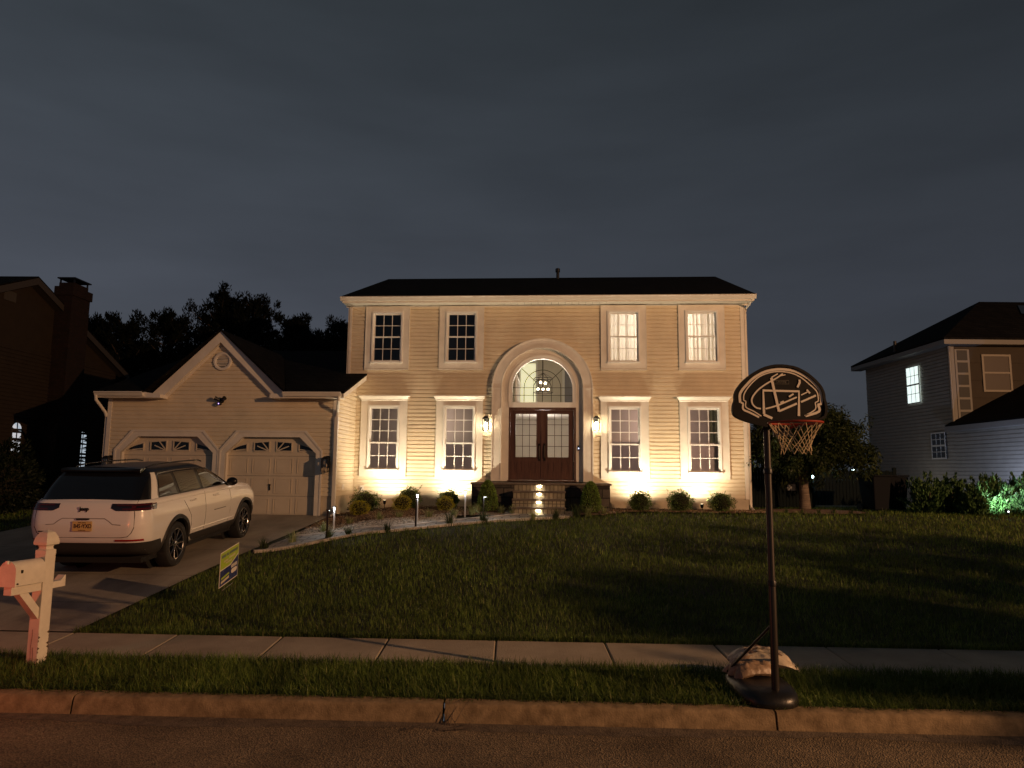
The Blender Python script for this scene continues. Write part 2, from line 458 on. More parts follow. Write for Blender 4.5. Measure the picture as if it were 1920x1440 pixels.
# driveway slabs with control joints, and the apron over the verge
b = MB()
us = [8.236, 9.55, 11.3, 13.6, 16.0, 18.95]
def dr_edge(u):   # right-hand edge of the drive
    return -5.0 + 0.25 * ss((u - 11) / 8)
for u0, u1 in zip(us[:-1], us[1:]):
    for side in (0, 1):
        P = []
        for u in lin(u0 + 0.006, u1 - 0.006, 5):
            xr = dr_edge(u) if side else -8.1; xl = -8.086 if side else -11.15
            xr -= 0.0
            P.append([(x, u + SY * x, tz(x, u + SY * x) + 0.004) for x in lin(xl, xr, 6)])
        b.grid(P)
b.grid([[(x, u + SY * x, tz(x, u + SY * x) + 0.006) for x in lin(-12.2, -6.3, 6)] for u in lin(6.41, 7.295, 4)])
tag(b.build('driveway', mat('drive_concrete', (0.21, 0.175, 0.135), .8, col2=(0.40, 0.345, 0.27), vscale=.8, bump=.35, bscale=50, detail=10, stretch=(1.6, .5, 1)), smooth=True), kind='structure')

# ------------------------------------------------------------------ house frame
HY = R(-3.66)
HO = Vector((1.2414, 20.4, 0))
house = thing('house', 'two storey cream sided house with arched entry, attached two bay garage and glowing upper windows', 'house', HO, HY)
HM = Matrix.Translation(HO) @ Matrix.Rotation(HY, 4, 'Z')
def W(x, y, z=None):
    p = HM @ Vector((x, y, 0))
    return (p.x, p.y, tz(p.x, p.y) if z is None else z)

def siding(name, fn, z0, z1, parent, course=0.113, tr=None, matl=M_SIDING, seed=1, step=0.35):
    """fn(z) -> list of (x0,x1); wall faces -y at y=0; tr maps local point to parent space"""
    r = random.Random(seed); b = MB()
    n = int(round((z1 - z0) / course)); c = (z1 - z0) / n
    for i in range(n):
        za, zb = z0 + i * c, z0 + (i + 1) * c
        A = fn(za + 0.01); B = fn(zb - 0.01)
        M = fn((za + zb) / 2)
        for k, (x0, x1) in enumerate(M):
            if len(A) == len(M): xa0, xa1 = A[k]
            else: xa0, xa1 = x0, x1
            if len(B) == len(M): xb0, xb1 = B[k]
            else: xb0, xb1 = x0, x1
            m = max(1, int((x1 - x0) / step)); P = [[], [], [], []]
            for j in range(m + 1):
                t = j / m
                w = r.uniform(-0.004, 0.004)
                xa = xa0 + (xa1 - xa0) * t; xb = xb0 + (xb1 - xb0) * t
                xm_ = xa + (xb - xa) * .64
                P[0].append((xa, -0.003, za)); P[1].append((xa, -0.026 + w, za + 0.003)); P[2].append((xm_, -0.0235 + w, za + (zb - za) * .64)); P[3].append((xb, -0.004, zb))
            if tr: P = [[tr(p) for p in row] for row in P]
            b.grid(P[:2]); b.grid(P[1:3]); b.grid(P[2:])
    return b.build(name, matl, parent)

def subtract(iv, cuts):
    out = []
    for a, b_ in iv:
        segs = [(a, b_)]
        for c, d in cuts:
            ns = []
            for p, q in segs:
                if d <= p or c >= q: ns.append((p, q)); continue
                if c > p: ns.append((p, c))
                if d < q: ns.append((d, q))
            segs = ns
        out += segs
    return [(p, q) for p, q in out if q - p > 0.02]

GX = [-4.97, -2.76, 1.995, 4.225]      # window centres, lower row
UX = [-4.95, -2.74, 1.985, 4.215]
AX = -0.36; AZ = 4.50                   # arch centre
def front_cuts(z):
    c = []
    if 2.05 < z < 4.05: c += [(x - 0.50, x + 0.50) for x in GX]
    if 5.20 < z < 6.85: c += [(x - 0.50, x + 0.50) for x in UX]
    if z < AZ: c.append((AX - 1.30, AX + 1.30))
    elif z < AZ + 1.30: h = sqrt(1.30 ** 2 - (z - AZ) ** 2); c.append((AX - h, AX + h))
    return c
siding('wall', lambda z: subtract([(-6.10, 5.42)], front_cuts(z)), 1.42, 6.98, house)
# the gap strip at the courses the cuts step over is closed by casings; side walls and back
siding('wall', lambda z: [(0, 9.5)], 1.42, 6.98, house, tr=lambda p: (5.42 - p[1], p[0], p[2]), seed=3)
siding('wall', lambda z: [(0, 9.5)], 1.42, 6.98, house, tr=lambda p: (-6.10 + p[1], 9.5 - p[0], p[2]), seed=4)
b = MB(); b.quad((-6.1, 9.5, 1.0), (5.42, 9.5, 1.0), (5.42, 9.5, 7), (-6.1, 9.5, 7)); b.build('wall', M_SIDING, house)
# foundation
b = MB(); b.box(-6.09, -2.3, -0.005, 0.3, 0.6, 1.42); b.build('foundation', M_PARGE, house)
b = MB(); b.box(1.5, 5.41, -0.005, 0.3, 0.6, 1.42); b.build('foundation', M_PARGE, house)
b = MB(); b.box(5.2, 5.412, 0.3, 9.5, 0.6, 1.42); b.build('foundation', M_PARGE, house)
# corner posts
b = MB(); b.box(5.32, 5.445, -0.035, 0.0, 1.40, 6.98); b.box(5.42, 5.455, -0.035, 0.09, 1.40, 6.98); b.build('corner_post', M_TRIM, house)
b = MB(); b.box(-6.135, -6.03, -0.035, 0.0, 4.74, 6.98); b.box(-6.145, -6.1, -0.035, 0.09, 4.74, 6.98); b.build('corner_post', M_TRIM, house)
# soffit, fascia and gutter
P = []
b = MB()
for i in range(60):     # vented soffit boards
    x0 = -6.22 + i * 0.1975; x1 = x0 + 0.1915
    b.box(x0, x1, -0.42, -0.003, 6.985, 7.0)
b.build('soffit', M_SOFFIT, house)
b = MB(); b.box(-6.22, 5.62, -0.44, -0.42, 6.97, 7.13); b.box(-6.22, 5.62, -0.03, -0.021, 6.93, 6.984)
b.build('fascia', M_TRIM, house)
def gutter(x0, x1, y, z, parent, name='gutter'):
    b = MB(); prof = [(0, 0.0), (-0.07, 0.0), (-0.085, 0.03), (-0.105, 0.075), (-0.125, 0.09), (-0.125, 0.115), (-0.113, 0.115), (-0.113, 0.095), (-0.0, 0.09)]
    b.grid([[(x0, y + a, z + c) for a, c in prof], [(x1, y + a, z + c) for a, c in prof]])
    for x in (x0, x1): b.add([(x, y + a, z + c) for a, c in prof], [tuple(range(len(prof)))])
    return b.build(name, M_GUTTER, parent)
gutter(-6.26, 5.66, -0.44, 7.02, house)
# main roof
def roof(name, pts_top, parent, th=0.05, matl=M_SHINGLE):
    b = MB()
    for q in pts_top:
        n = len(q); lo = [(p[0], p[1], p[2] - th) for p in q]
        b.add(list(q) + lo, [tuple(range(n)), tuple(range(2 * n - 1, n - 1, -1))] + [(i, i + n, (i + 1) % n + n, (i + 1) % n) for i in range(n)])
    return b.build(name, matl, parent)
RZ = 9.28
mr = roof('roof', [[(-6.28, -0.50, 7.145), (5.68, -0.50, 7.145), (5.84, 5.3, RZ), (-6.28, 5.3, RZ)],
              [(-6.28, 11.1, 7.145), (-6.28, 5.3, RZ), (5.84, 5.3, RZ), (5.68, 11.1, 7.145)]], house)
b = MB()
for x in (-6.1, 5.42):
    b = MB(); b.add([(x, 0, 6.98), (x, 9.5, 6.98), (x, 5.3, 9.15)], [(0, 1, 2)]); b.build('gable_wall', M_SIDING, house)
b = MB(); b.lathe([(0.055, 0.0), (0.055, 0.34), (0.085, 0.35), (0.085, 0.47), (0.05, 0.49), (0.0, 0.49)], 16, (0.08, 4.9, 9.03)); b.build('vent_pipe', M_BLACK, mr, smooth=True)
# downspout on the right corner
b = MB(); b.box(5.46, 5.53, 0.10, 0.17, 1.25, 6.72); b.tube([(5.495, 0.13, 6.7), (5.50, 0.05, 6.84), (5.54, -0.25, 6.93), (5.56, -0.46, 7.03)], 0.032, 8)
b.tube([(5.495, 0.13, 1.27), (5.5, 0.10, 1.17), (5.52, -0.10, 1.1)], 0.035, 8)
b.build('downspout', M_GUTTER, house)

# ------------------------------------------------------------------ windows
def window(cx, z0, z1, zm, rows_top, rows_bot, trim, crown, name='window', glass=M_GLASS):
    """z0..z1 outer frame; zm meeting rail; 3 columns"""
    hw = 0.465
    fr = MB()
    tz0, tz1, tw, tb = trim       # casing bottom, top, half width
    # casing boards butted end to end
    c = MB()
    c.box(cx - tw, cx - hw, -0.055, 0.01, z0, z1); c.box(cx + hw, cx + tw, -0.055, 0.01, z0, z1)
    c.box(cx - tw, cx + tw, -0.055, 0.01, z1, tz1); c.box(cx - tw, cx + tw, -0.055, 0.01, tz0, z0)
    w = MB(); w.box(cx - hw - .012, cx + hw + .012, -0.115, 0.03, z0 - 0.03, z0 + 0.012); w.box(cx - hw, cx - hw + 0.045, -0.085, 0.10, z0 + 0.012, z1); w.box(cx + hw - 0.045, cx + hw, -0.085, 0.10, z0 + 0.012, z1)
    w.box(cx - hw + 0.045, cx + hw - 0.045, -0.085, 0.10, z1 - 0.05, z1)
    win = w.build(name, M_VINYL, house)
    cas = c.build('casing', M_TRIM, win)
    # J channel edging
    j = MB(); e = 0.014
    j.box(cx - tw - e, cx - tw, -0.062, -0.002, tz0, tz1); j.box(cx + tw, cx + tw + e, -0.062, -0.002, tz0, tz1)
    j.box(cx - tw - e, cx + tw + e, -0.062, -0.002, tz0 - e, tz0)
    j.build('edging', M_GUTTER, win)
    if crown:
        k = MB(); a = tw + 0.005; p = [(-0.055, tz1), (-0.075, tz1 + 0.02), (-0.08, tz1 + 0.045), (-0.135, tz1 + 0.11), (-0.15, tz1 + 0.125), (-0.15, tz1 + 0.15), (0.0, tz1 + 0.16)]
        P = [[(cx - a - (-y - 0.055) * .8, y, z) for y, z in p], [(cx + a + (-y - 0.055) * .8, y, z) for y, z in p]]
        k.grid(P)
        k.grid([[(cx - a - (-y - 0.055) * .8, 0.0, z) for y, z in p], [(cx - a - (-y - 0.055) * .8, y, z) for y, z in p]])
        k.grid([[(cx + a + (-y - 0.055) * .8, y, z) for y, z in p], [(cx + a + (-y - 0.055) * .8, 0.0, z) for y, z in p]])
        k.build('crown_moulding', M_GUTTER, win)
    def sash(za, zb, yy, rows, nm):
        x0, x1 = cx - hw + 0.045, cx + hw - 0.045; s = 0.042
        m = MB(); m.box(x0, x0 + s, yy, yy + 0.035, za, zb); m.box(x1 - s, x1, yy, yy + 0.035, za, zb)
        m.box(x0 + s, x1 - s, yy, yy + 0.035, za, za + s); m.box(x0 + s, x1 - s, yy, yy + 0.035, zb - s, zb)
        sa = m.build(nm, M_VINYL, win)
        gx0, gx1, gz0, gz1 = x0 + s, x1 - s, za + s, zb - s
        m = MB(); m.quad((gx0, yy + 0.016, gz0), (gx1, yy + 0.016, gz0), (gx1, yy + 0.016, gz1), (gx0, yy + 0.016, gz1)); m.build('pane', glass, sa)
        m = MB(); t = 0.010
        for i in (1, 2): x = gx0 + (gx1 - gx0) * i / 3; m.box(x - t, x + t, yy + 0.001, yy + 0.012, gz0, gz1)
        for i in range(1, rows): z = gz0 + (gz1 - gz0) * i / rows; m.box(gx0, gx1, yy + 0.0015, yy + 0.0115, z - t, z + t)
        m.build('muntin', M_VINYL, sa)
    sash(zm - 0.02, z1 - 0.05, 0.0, rows_top, 'upper_sash')
    sash(z0 + 0.012, zm + 0.02, -0.04, rows_bot, 'lower_sash')
    return win
for x in GX: window(x, 2.13, 4.0, 2.91, 3, 2, (1.945, 4.135, 0.67, 0), True)
for x in UX: window(x, 5.28, 6.79, 6.03, 2, 2, (5.06, 6.955, 0.645, 0), False)
# rooms behind the windows
def room(x0, x1, z0, z1, d=2.6, m=M_ROOM, y0=0.105):
    b = MB(); y1 = y0 + d
    b.quad((x0, y1, z0), (x1, y1, z0), (x1, y1, z1), (x0, y1, z1)); b.quad((x0, y0, z0), (x0, y1, z0), (x0, y1, z1), (x0, y0, z1))
    b.quad((x1, y1, z0), (x1, y0, z0), (x1, y0, z1), (x1, y1, z1)); b.quad((x0, y0, z0), (x1, y0, z0), (x1, y1, z0), (x0, y1, z0)); b.quad((x0, y1, z1), (x1, y1, z1), (x1, y0, z1), (x0, y0, z1))
    return b.build('interior_wall', m, house)
M_ROOM2 = mat('room_wall', (0.30, 0.26, 0.22), 0.9)
room(-6.0, -1.9, 1.9, 4.25, 2.6, M_ROOM2); room(1.2, 5.3, 1.9, 4.25, 2.6, M_ROOM2)
room(-6.0, -1.9, 4.9, 6.95, 2.6, M_ROOM); room(1.2, 5.3, 4.9, 6.95, 2.6, M_CREAM)
# inner plasterboard around the openings, so no lamp light leaks behind the cladding
b = MB()
for xs_, z0, z1, a, c in ((GX, 2.0, 4.1, 1.9, 4.25), (UX, 5.2, 6.85, 4.9, 6.95)):
    for (l, r, w0, w1) in ((-6.0, -1.9, xs_[0], xs_[1]), (1.2, 5.3, xs_[2], xs_[3])):
        y = 0.104
        for p, q in ((l, w0 - .47), (w0 + .47, w1 - .47), (w1 + .47, r)): b.quad((p, y, a), (q, y, a), (q, y, c), (p, y, c))
        for w_ in (w0, w1):
            zl, zh = (2.12, 4.01) if a < 3 else (5.27, 6.8)
            b.quad((w_ - .47, y, a), (w_ + .47, y, a), (w_ + .47, y, zl), (w_ - .47, y, zl)); b.quad((w_ - .47, y, zh), (w_ + .47, y, zh), (w_ + .47, y, c), (w_ - .47, y, c))
b.build('interior_wall', M_ROOM2, house)

# curtains (upper right) : translucent, lit by a room lamp behind
def cloth(name, c, tr=0.6):
    m = bpy.data.materials.new(name); m.use_nodes = True; nt = m.node_tree; nt.nodes.clear()
    o = nt.nodes.new('ShaderNodeOutputMaterial'); mx = nt.nodes.new('ShaderNodeMixShader'); d = nt.nodes.new('ShaderNodeBsdfDiffuse'); t = nt.nodes.new('ShaderNodeBsdfTranslucent')
    d.inputs[0].default_value = (*c, 1); t.inputs[0].default_value = (*c, 1); mx.inputs[0].default_value = tr
    nt.links.new(d.outputs[0], mx.inputs[1]); nt.links.new(t.outputs[0], mx.inputs[2]); nt.links.new(mx.outputs[0], o.inputs[0]); return m
M_SHEER = cloth('sheer_curtain_cloth', (0.85, 0.80, 0.74), 0.6)
M_SHADE = cloth('shade_cloth', (0.62, 0.54, 0.52), 0.4)
def curtain(name, x0, x1, z0, z1, y, m, label, cat, amp=0.025, n=90, seed=0, flat=False, parent=None):
    r = random.Random(seed); ph = [r.uniform(0, 6.28) for _ in range(5)]; fr = [r.uniform(18, 60) for _ in range(5)]
    P = []
    xs_ = lin(x0, x1, n)
    for z in lin(z0, z1, 8):
        k = 0.75 + 0.25 * (z1 - z) / (z1 - z0)
        P.append([(x, y + (0 if flat else amp * k * sum(sin(f * x + p) for f, p in zip(fr, ph)) / 2.2), z) for x in xs_])
    b = MB(); b.grid(P); o = b.build(name, m, None, smooth=True)
    o.location = HO; o.rotation_euler = (0, 0, HY)
    tag(o, label, cat); return o
curtain('curtain', UX[2] - .46, UX[2] + .46, 5.2, 6.85, 0.20, M_SHEER, 'glowing white sheer curtain in the upper window right of the arch', 'curtain', seed=3)
curtain('curtain', UX[3] - .46, UX[3] + .46, 5.2, 6.85, 0.20, M_SHEER, 'glowing white sheer curtain in the rightmost upper window', 'curtain', seed=8)
lamp('bedroom_lamp_light', 'POINT', (3.1, 1.5, 6.5), 185, (1.0, 0.86, 0.72), 0.12, house)
for i, (x, zl) in enumerate(zip(GX, (3.02, 3.02, 3.05, 3.03))):
    nm = ['first', 'second', 'third', 'fourth'][i]
    pos = ['leftmost ground floor window', 'ground floor window left of the front door', 'ground floor window right of the front door', 'rightmost ground floor window'][i]
    curtain('window_shade', x - .42, x + .42, 2.14, zl - .06, 0.075, M_SHADE, 'grey shade in the lower sash of the ' + pos, 'window shade', flat=True, n=8)
curtain('curtain', GX[3] + .20, GX[3] + .43, 2.14, 3.95, 0.17, cloth('green_drape', (0.22, 0.24, 0.14), 0.3), 'greenish drape at the right side of the rightmost ground floor window', 'curtain', seed=5, n=30)
lamp('room_lamp_light', 'POINT', (3.2, 1.8, 3.6), 85, (1.0, 0.72, 0.62), 0.2, house)
lamp('room_lamp_light', 'POINT', (-3.9, 1.8, 3.6), 62, (1.0, 0.78, 0.66), 0.2, house)
lamp('room_lamp_light', 'POINT', (-3.9, 1.8, 6.3), 2.0, (0.9, 0.85, 0.8), 0.2, house)

# ------------------------------------------------------------------ entry: arch surround, doors, arched window
def arch_pts(r, n=40, zb=None):
    p = [(AX - r * cos(pi * i / n), AZ + r * sin(pi * i / n)) for i in range(n + 1)]
    return p
def arch_band(b, r0, r1, y0, y1, zb, n=40):
    """solid band between radii r0<r1 with straight legs to zb"""
    A = [(AX - r1, zb)] + arch_pts(r1, n) + [(AX + r1, zb)]
    B = [(AX - r0, zb)] + arch_pts(r0, n) + [(AX + r0, zb)]
    b.grid([[(x, y0, z) for x, z in A], [(x, y0, z) for x, z in B]])
    b.grid([[(x, y1, z) for x, z in A], [(x, y0, z) for x, z in A]])
    b.grid([[(x, y0, z) for x, z in B], [(x, y1, z) for x, z in B]])
    return b
b = MB(); arch_band(b, 1.185, 1.44, -0.16, 0.02, 1.84)
sur = b.build('arch_surround', M_TRIM, house, smooth=True, sharp=30)
b = MB(); arch_band(b, 1.42, 1.455, -0.175, -0.16, 1.84); arch_band(b, 1.165, 1.20, -0.174, -0.14, 1.84)
for s in (-1, 1): b.box(AX + s * 1.31 - .15, AX + s * 1.31 + .15, -0.176, -0.1615, AZ - .012, AZ + .008)
b.build('moulding', M_TRIM, sur, smooth=True, sharp=30)
b = MB(); arch_band(b, 0.965, 1.184, -0.05, 0.03, 1.84); ir = b.build('arch_inner_casing', M_TRIM, sur, smooth=True, sharp=30)
b = MB(); arch_band(b, 1.02, 1.05, -0.062, -0.05, 4.1); arch_band(b, 0.955, 0.985, -0.075, -0.05, 4.1); b.build('moulding', M_TRIM, ir, smooth=True, sharp=30)
# arched transom window
b = MB(); arch_band(b, 0.87, 0.964, -0.06, 0.05, 4.105)
b.box(AX - 0.964, AX + 0.964, -0.062, 0.05, 3.955, 4.104)
aw = b.build('arched_window', M_VINYL, house, smooth=True, sharp=30)
P_ = [(AX - 0.87, 4.105)] + arch_pts(0.87, 32) + [(AX + 0.87, 4.105)]
b = MB(); b.add([(x, 0.0, z) for x, z in P_], [tuple(range(len(P_)))]); b.build('pane', M_GLASS, aw)
b = MB(); y0, y1 = -0.012, -0.002; t = 0.019
def arc2(r, a0, a1, n=18): return [(AX + r * cos(a0 + (a1 - a0) * i / n), AZ + 0.02 + r * sin(a0 + (a1 - a0) * i / n)) for i in range(n + 1)]
for r in (0.26, 0.53): b.strip2d([(AX + r, 4.12)] + arc2(r, 0, pi, 22) + [(AX - r, 4.12)], t, y0, y1)
b.strip2d([(AX, 4.11), (AX, 5.36)], t, y0 + .0006, y1 - .0006)
for s in (-1, 1):
    b.strip2d([(AX + s * .19, AZ + .20), (AX + s * .61, AZ + .60)], t, y0 + .0011, y1 - .0011)
for z in (4.53, 4.31): b.strip2d([(AX - .86, z), (AX + .86, z)], t * .8, y0 + .0016, y1 - .0016)
b.build('leading', mat('dark_leading', (.055, .045, .02), .5, .2), aw)
# door frame and leaves
dx0, dx1, dz0, dz1 = -1.35, 0.62, 1.84, 3.955
b = MB(); b.box(dx0, dx0 + .07, -0.04, 0.08, dz0 + .03, dz1); b.box(dx1 - .07, dx1, -0.04, 0.08, dz0 + .03, dz1); b.box(dx0 + .07, dx1 - .07, -0.04, 0.08, dz1 - .07, dz1); b.box(dx0, dx1, -0.06, 0.08, dz0, dz0 + .03)
b.build('door_frame', M_DOOR, house)
M_PRIV = glass_mat('door_glass', (0.90, 0.88, 0.88), 0.02)
def door(xa, xb, hx_, kind):
    z0, z1 = dz0 + .035, dz1 - .075
    ga, gb, gz0, gz1 = xa + .15, xb - .15, 2.53, 3.77
    b = MB(); y0, y1 = 0.0, 0.045
    b.box(xa, ga, y0, y1, z0, z1); b.box(gb, xb, y0, y1, z0, z1); b.box(ga, gb, y0, y1, gz1, z1); b.box(ga, gb, y0, y1, z0, gz0)
    d = b.build('front_door', M_DOOR, house)
    b = MB()
    b.box(ga - .03, ga, -0.016, 0, gz0 - .03, gz1 + .03); b.box(gb, gb + .03, -0.016, 0, gz0 - .03, gz1 + .03); b.box(ga, gb, -0.016, 0, gz1, gz1 + .03); b.box(ga, gb, -0.016, 0, gz0 - .03, gz0)
    for p, q in ((ga - .01, ga + .2), (gb - .2, gb + .01)):      # raised panels
        for (u0, u1, w0, w1) in ((p, p + .018, 2.1, 2.4), (q - .018, q, 2.1, 2.4), (p + .018, q - .018, 2.1, 2.118), (p + .018, q - .018, 2.382, 2.4)): b.box(u0, u1, -0.012, 0, w0, w1)
        b.box(p + .045, q - .045, -0.009, 0, 2.145, 2.355)
    b.build('panel_moulding', M_DOOR, d)
    b = MB(); b.quad((ga, .02, gz0), (gb, .02, gz0), (gb, .02, gz1), (ga, .02, gz1)); b.build('pane', M_PRIV, d)
    b = MB()
    for i in (1, 2): x = ga + (gb - ga) * i / 3; b.box(x - .008, x + .008, 0.004, 0.018, gz0, gz1)
    for i in (1, 2, 3): z = gz0 + (gz1 - gz0) * i / 4; b.box(ga, gb, 0.0045, 0.0175, z - .008, z + .008)
    b.build('muntin', M_DOOR, d)
    b = MB(); b.box(hx_ - .028, hx_ + .028, -0.012, 0, 2.42, 2.92)
    b.tube([(hx_, -0.01, 2.86), (hx_, -0.065, 2.83), (hx_, -0.075, 2.7), (hx_, -0.065, 2.52), (hx_, -0.01, 2.49)], 0.011, 8)
    b.lathe([(0.026, 0), (0.026, -0.02), (0.018, -0.03), (0, -0.03)], 14, (hx_, -0.012, 2.9), 'y')
    b.build('handle', M_BRASS, d, smooth=True)
    return d
xm = (dx0 + dx1) / 2
door(dx0 + .075, xm - .012, xm - .075, 0); door(xm + .012, dx1 - .075, xm + .075, 1)
b = MB(); b.box(xm - .03, xm + .03, -0.018, 0.0, dz0 + .035, dz1 - .075); b.build('astragal', M_DOOR, house)
b = MB(); b.box(0.655, 0.70, -0.085, -0.05, 2.72, 2.87); db = b.build('doorbell', M_BLACK, house)
b = MB(); b.box(0.667, 0.688, -0.088, -0.086, 2.77, 2.80); b.build('button', mat('doorbell_led', (.5, .6, 1), .5, emit=(.55, .65, 1), estr=6), db)
# foyer behind
fx0, fx1, fy, fz0, fz1 = -1.85, 1.15, 4.8, 1.86, 6.9
b = MB()
b.quad((fx0, fy, fz0), (fx1, fy, fz0), (fx1, fy, fz1), (fx0, fy, fz1)); b.quad((fx0, .12, fz0), (fx0, fy, fz0), (fx0, fy, fz1), (fx0, .12, fz1))
b.quad((fx1, fy, fz0), (fx1, .12, fz0), (fx1, .12, fz1), (fx1, fy, fz1)); b.quad((fx0, .12, fz1), (fx1, .12, fz1), (fx1, fy, fz1), (fx0, fy, fz1))
b.quad((fx0, .12, fz0), (fx1, .12, fz0), (fx1, fy, fz0), (fx0, fy, fz0))
b.build('foyer_wall', M_CREAM, house)
# collar closing the wall thickness between cladding and foyer
b = MB(); b.box(fx0, AX - .9, .11, .125, fz0, 4.2); b.box(AX + .98, fx1, .11, .125, fz0, 4.2); b.box(fx0, fx1, .111, .124, 5.45, fz1)
b.box(fx0, AX - .92, .111, .124, 4.2, 5.45); b.box(AX + .92, fx1, .111, .124, 4.2, 5.45)
b.build('interior_wall', M_CREAM, house)
b = MB(); b.box(fx0, -1.15, .5, fy - .01, 3.95, 4.13); b.box(-1.15, fx1, 2.9, fy - .01, 3.95, 4.129)   # landing
ld = b.build('stair_landing', M_WHITEPAINT, house)
b = MB()
for i in range(18): y = .56 + i * .135; b.box(-1.19, -1.16, y, y + .03, 4.13, 4.98)
b.box(-1.205, -1.145, .5, 2.98, 4.98, 5.03)
b.build('stair_railing', M_WHITEPAINT, ld)
b = MB(); b.box(-1.32, -.62, fy - .06, fy - .012, 4.14, 6.05); b.box(.25, .33, fy - .05, fy - .012, 4.14, 5.95); b.box(.33, 1.1, fy - .05, fy - .012, 5.87, 5.95)
b.build('door_casing', M_WHITEPAINT, house)
b = MB(); b.box(-1.24, -.70, fy - .068, fy - .062, 4.15, 5.97); b.build('lit_doorway', mat('lit_room_beyond', (.8, .8, .6), .8, emit=(0.95, 0.90, 0.55), estr=0.75), house)
b = MB(); b.box(.34, 1.09, fy - .064, fy - .052, 4.15, 5.86); b.build('bedroom_door', mat('grey_door', (.20, .19, .20), .6), house)
ch = thing('chandelier', 'glass globe chandelier with five glowing bulbs seen through the arched window', 'chandelier', HO, HY)
bp_ = [(-.46, 1.9, 4.93), (-.31, 2.1, 4.93), (-.54, 2.0, 4.73), (-.38, 1.8, 4.70), (-.22, 2.0, 4.72)]
b = MB(); b.tube([(-.38, 2, 6.88), (-.38, 2, 5.25)], .008, 6)
b.tube([(-.38, 2, 5.25), (-.38, 2, 4.62)], .012, 8)
b.lathe([(.30, 4.6), (.306, 4.6), (.306, 4.62), (.30, 4.62)], 28, (-.38, 2, 0), close=True); b.lathe([(.30, 5.05), (.306, 5.05), (.306, 5.07), (.30, 5.07)], 28, (-.38, 2, 0), close=True)
for k in range(6):
    a = pi / 3 * k; x, y = -.38 + .303 * cos(a), 2 + .303 * sin(a); b.tube([(x, y, 4.6), (x, y, 5.07), (-.38, 2, 5.25)], .006, 6)
for p in bp_: b.tube([(-.38, 2, p[2] - .05), (p[0], p[1], p[2] - .05), (p[0], p[1], p[2] - .03)], .006, 6)
b.build('frame', M_BRASS, ch)
for p in bp_:
    b = MB(); b.sphere(p, .038); b.build('bulb', mat('chandelier_bulb', (1, .9, .7), .5, emit=(1.0, 0.80, 0.52), estr=14), ch, smooth=True)
lamp('chandelier_light', 'POINT', (-.38, 2.0, 4.82), 42, (1.0, 0.84, 0.66), 0.16, house)
lamp('hall_light', 'POINT', (-.38, 2.6, 3.5), 46, (1.0, 0.88, 0.80), 0.2, house)

# ------------------------------------------------------------------ garage
GY = -1.75; gx0, gx1 = -12.20, -5.84
pk = (-9.10, 5.63)      # inner gable peak
DW = [(-11.58, -9.24), (-8.74, -6.20)]    # door trim outer edges handled below
gd = [(-11.76, -9.18), (-8.83, -6.35)]
GDT = 3.0; GDB = 0.87
def gar_iv(z):
    if z < 4.02: iv = [(gx0, gx1)]
    else:
        h = (pk[1] - z) * (1.64 / (pk[1] - 4.02)); iv = [(pk[0] - h, pk[0] + h)] if h > .05 else []
    cuts = []
    for a, c in gd:
        if z < 2.50: cuts.append((a - .05, c + .05))
        elif z < 3.12: k = (z - 2.50) / .56 * .50; cuts.append((a - .05 + k, c + .05 - k))
    return subtract(iv, cuts)
tg = lambda p: (p[0], p[1] + GY, p[2])
siding('wall', gar_iv, 1.42, 5.57, house, tr=tg, seed=9)
siding('wall', lambda z: [(0, 1.75)], 1.42, 4.02, house, tr=lambda p: (gx1 - p[1], GY + p[0], p[2]), seed=10)
siding('wall', lambda z: [(0.2 + (z - 4.02) * 2.6, 1.75)] if z < 4.62 else [], 4.02, 4.62, house, tr=lambda p: (gx1 - p[1], GY + p[0], p[2]), seed=12)
siding('wall', lambda z: [(0, 8)], 1.0, 4.02, house, tr=lambda p: (gx0 + p[1], GY + 8 - p[0], p[2]), seed=11)
b = MB(); b.box(gx0 + .005, gd[0][0] - .18, GY - .006, GY + .2, .5, 1.42); b.build('foundation', M_PARGE, house)
b = MB(); b.box(gd[1][1] + .18, gx1 - .005, GY - .006, GY + .2, .5, 1.42)
b.box(gx1 - .12, gx1 - .006, GY + .2, -.01, .5, 1.42); b.build('foundation', M_PARGE, house)
b = MB(); b.box(gx0 - .02, gx0 + .09, GY - .035, GY - .001, 1.3, 4.0); b.box(gx1 - .09, gx1 + .02, GY - .035, GY - .001, 1.42, 4.0); b.box(gx1 + .0, gx1 + .02, GY - .001, GY + .09, 1.42, 4.0)
b.build('corner_post', M_TRIM, house)
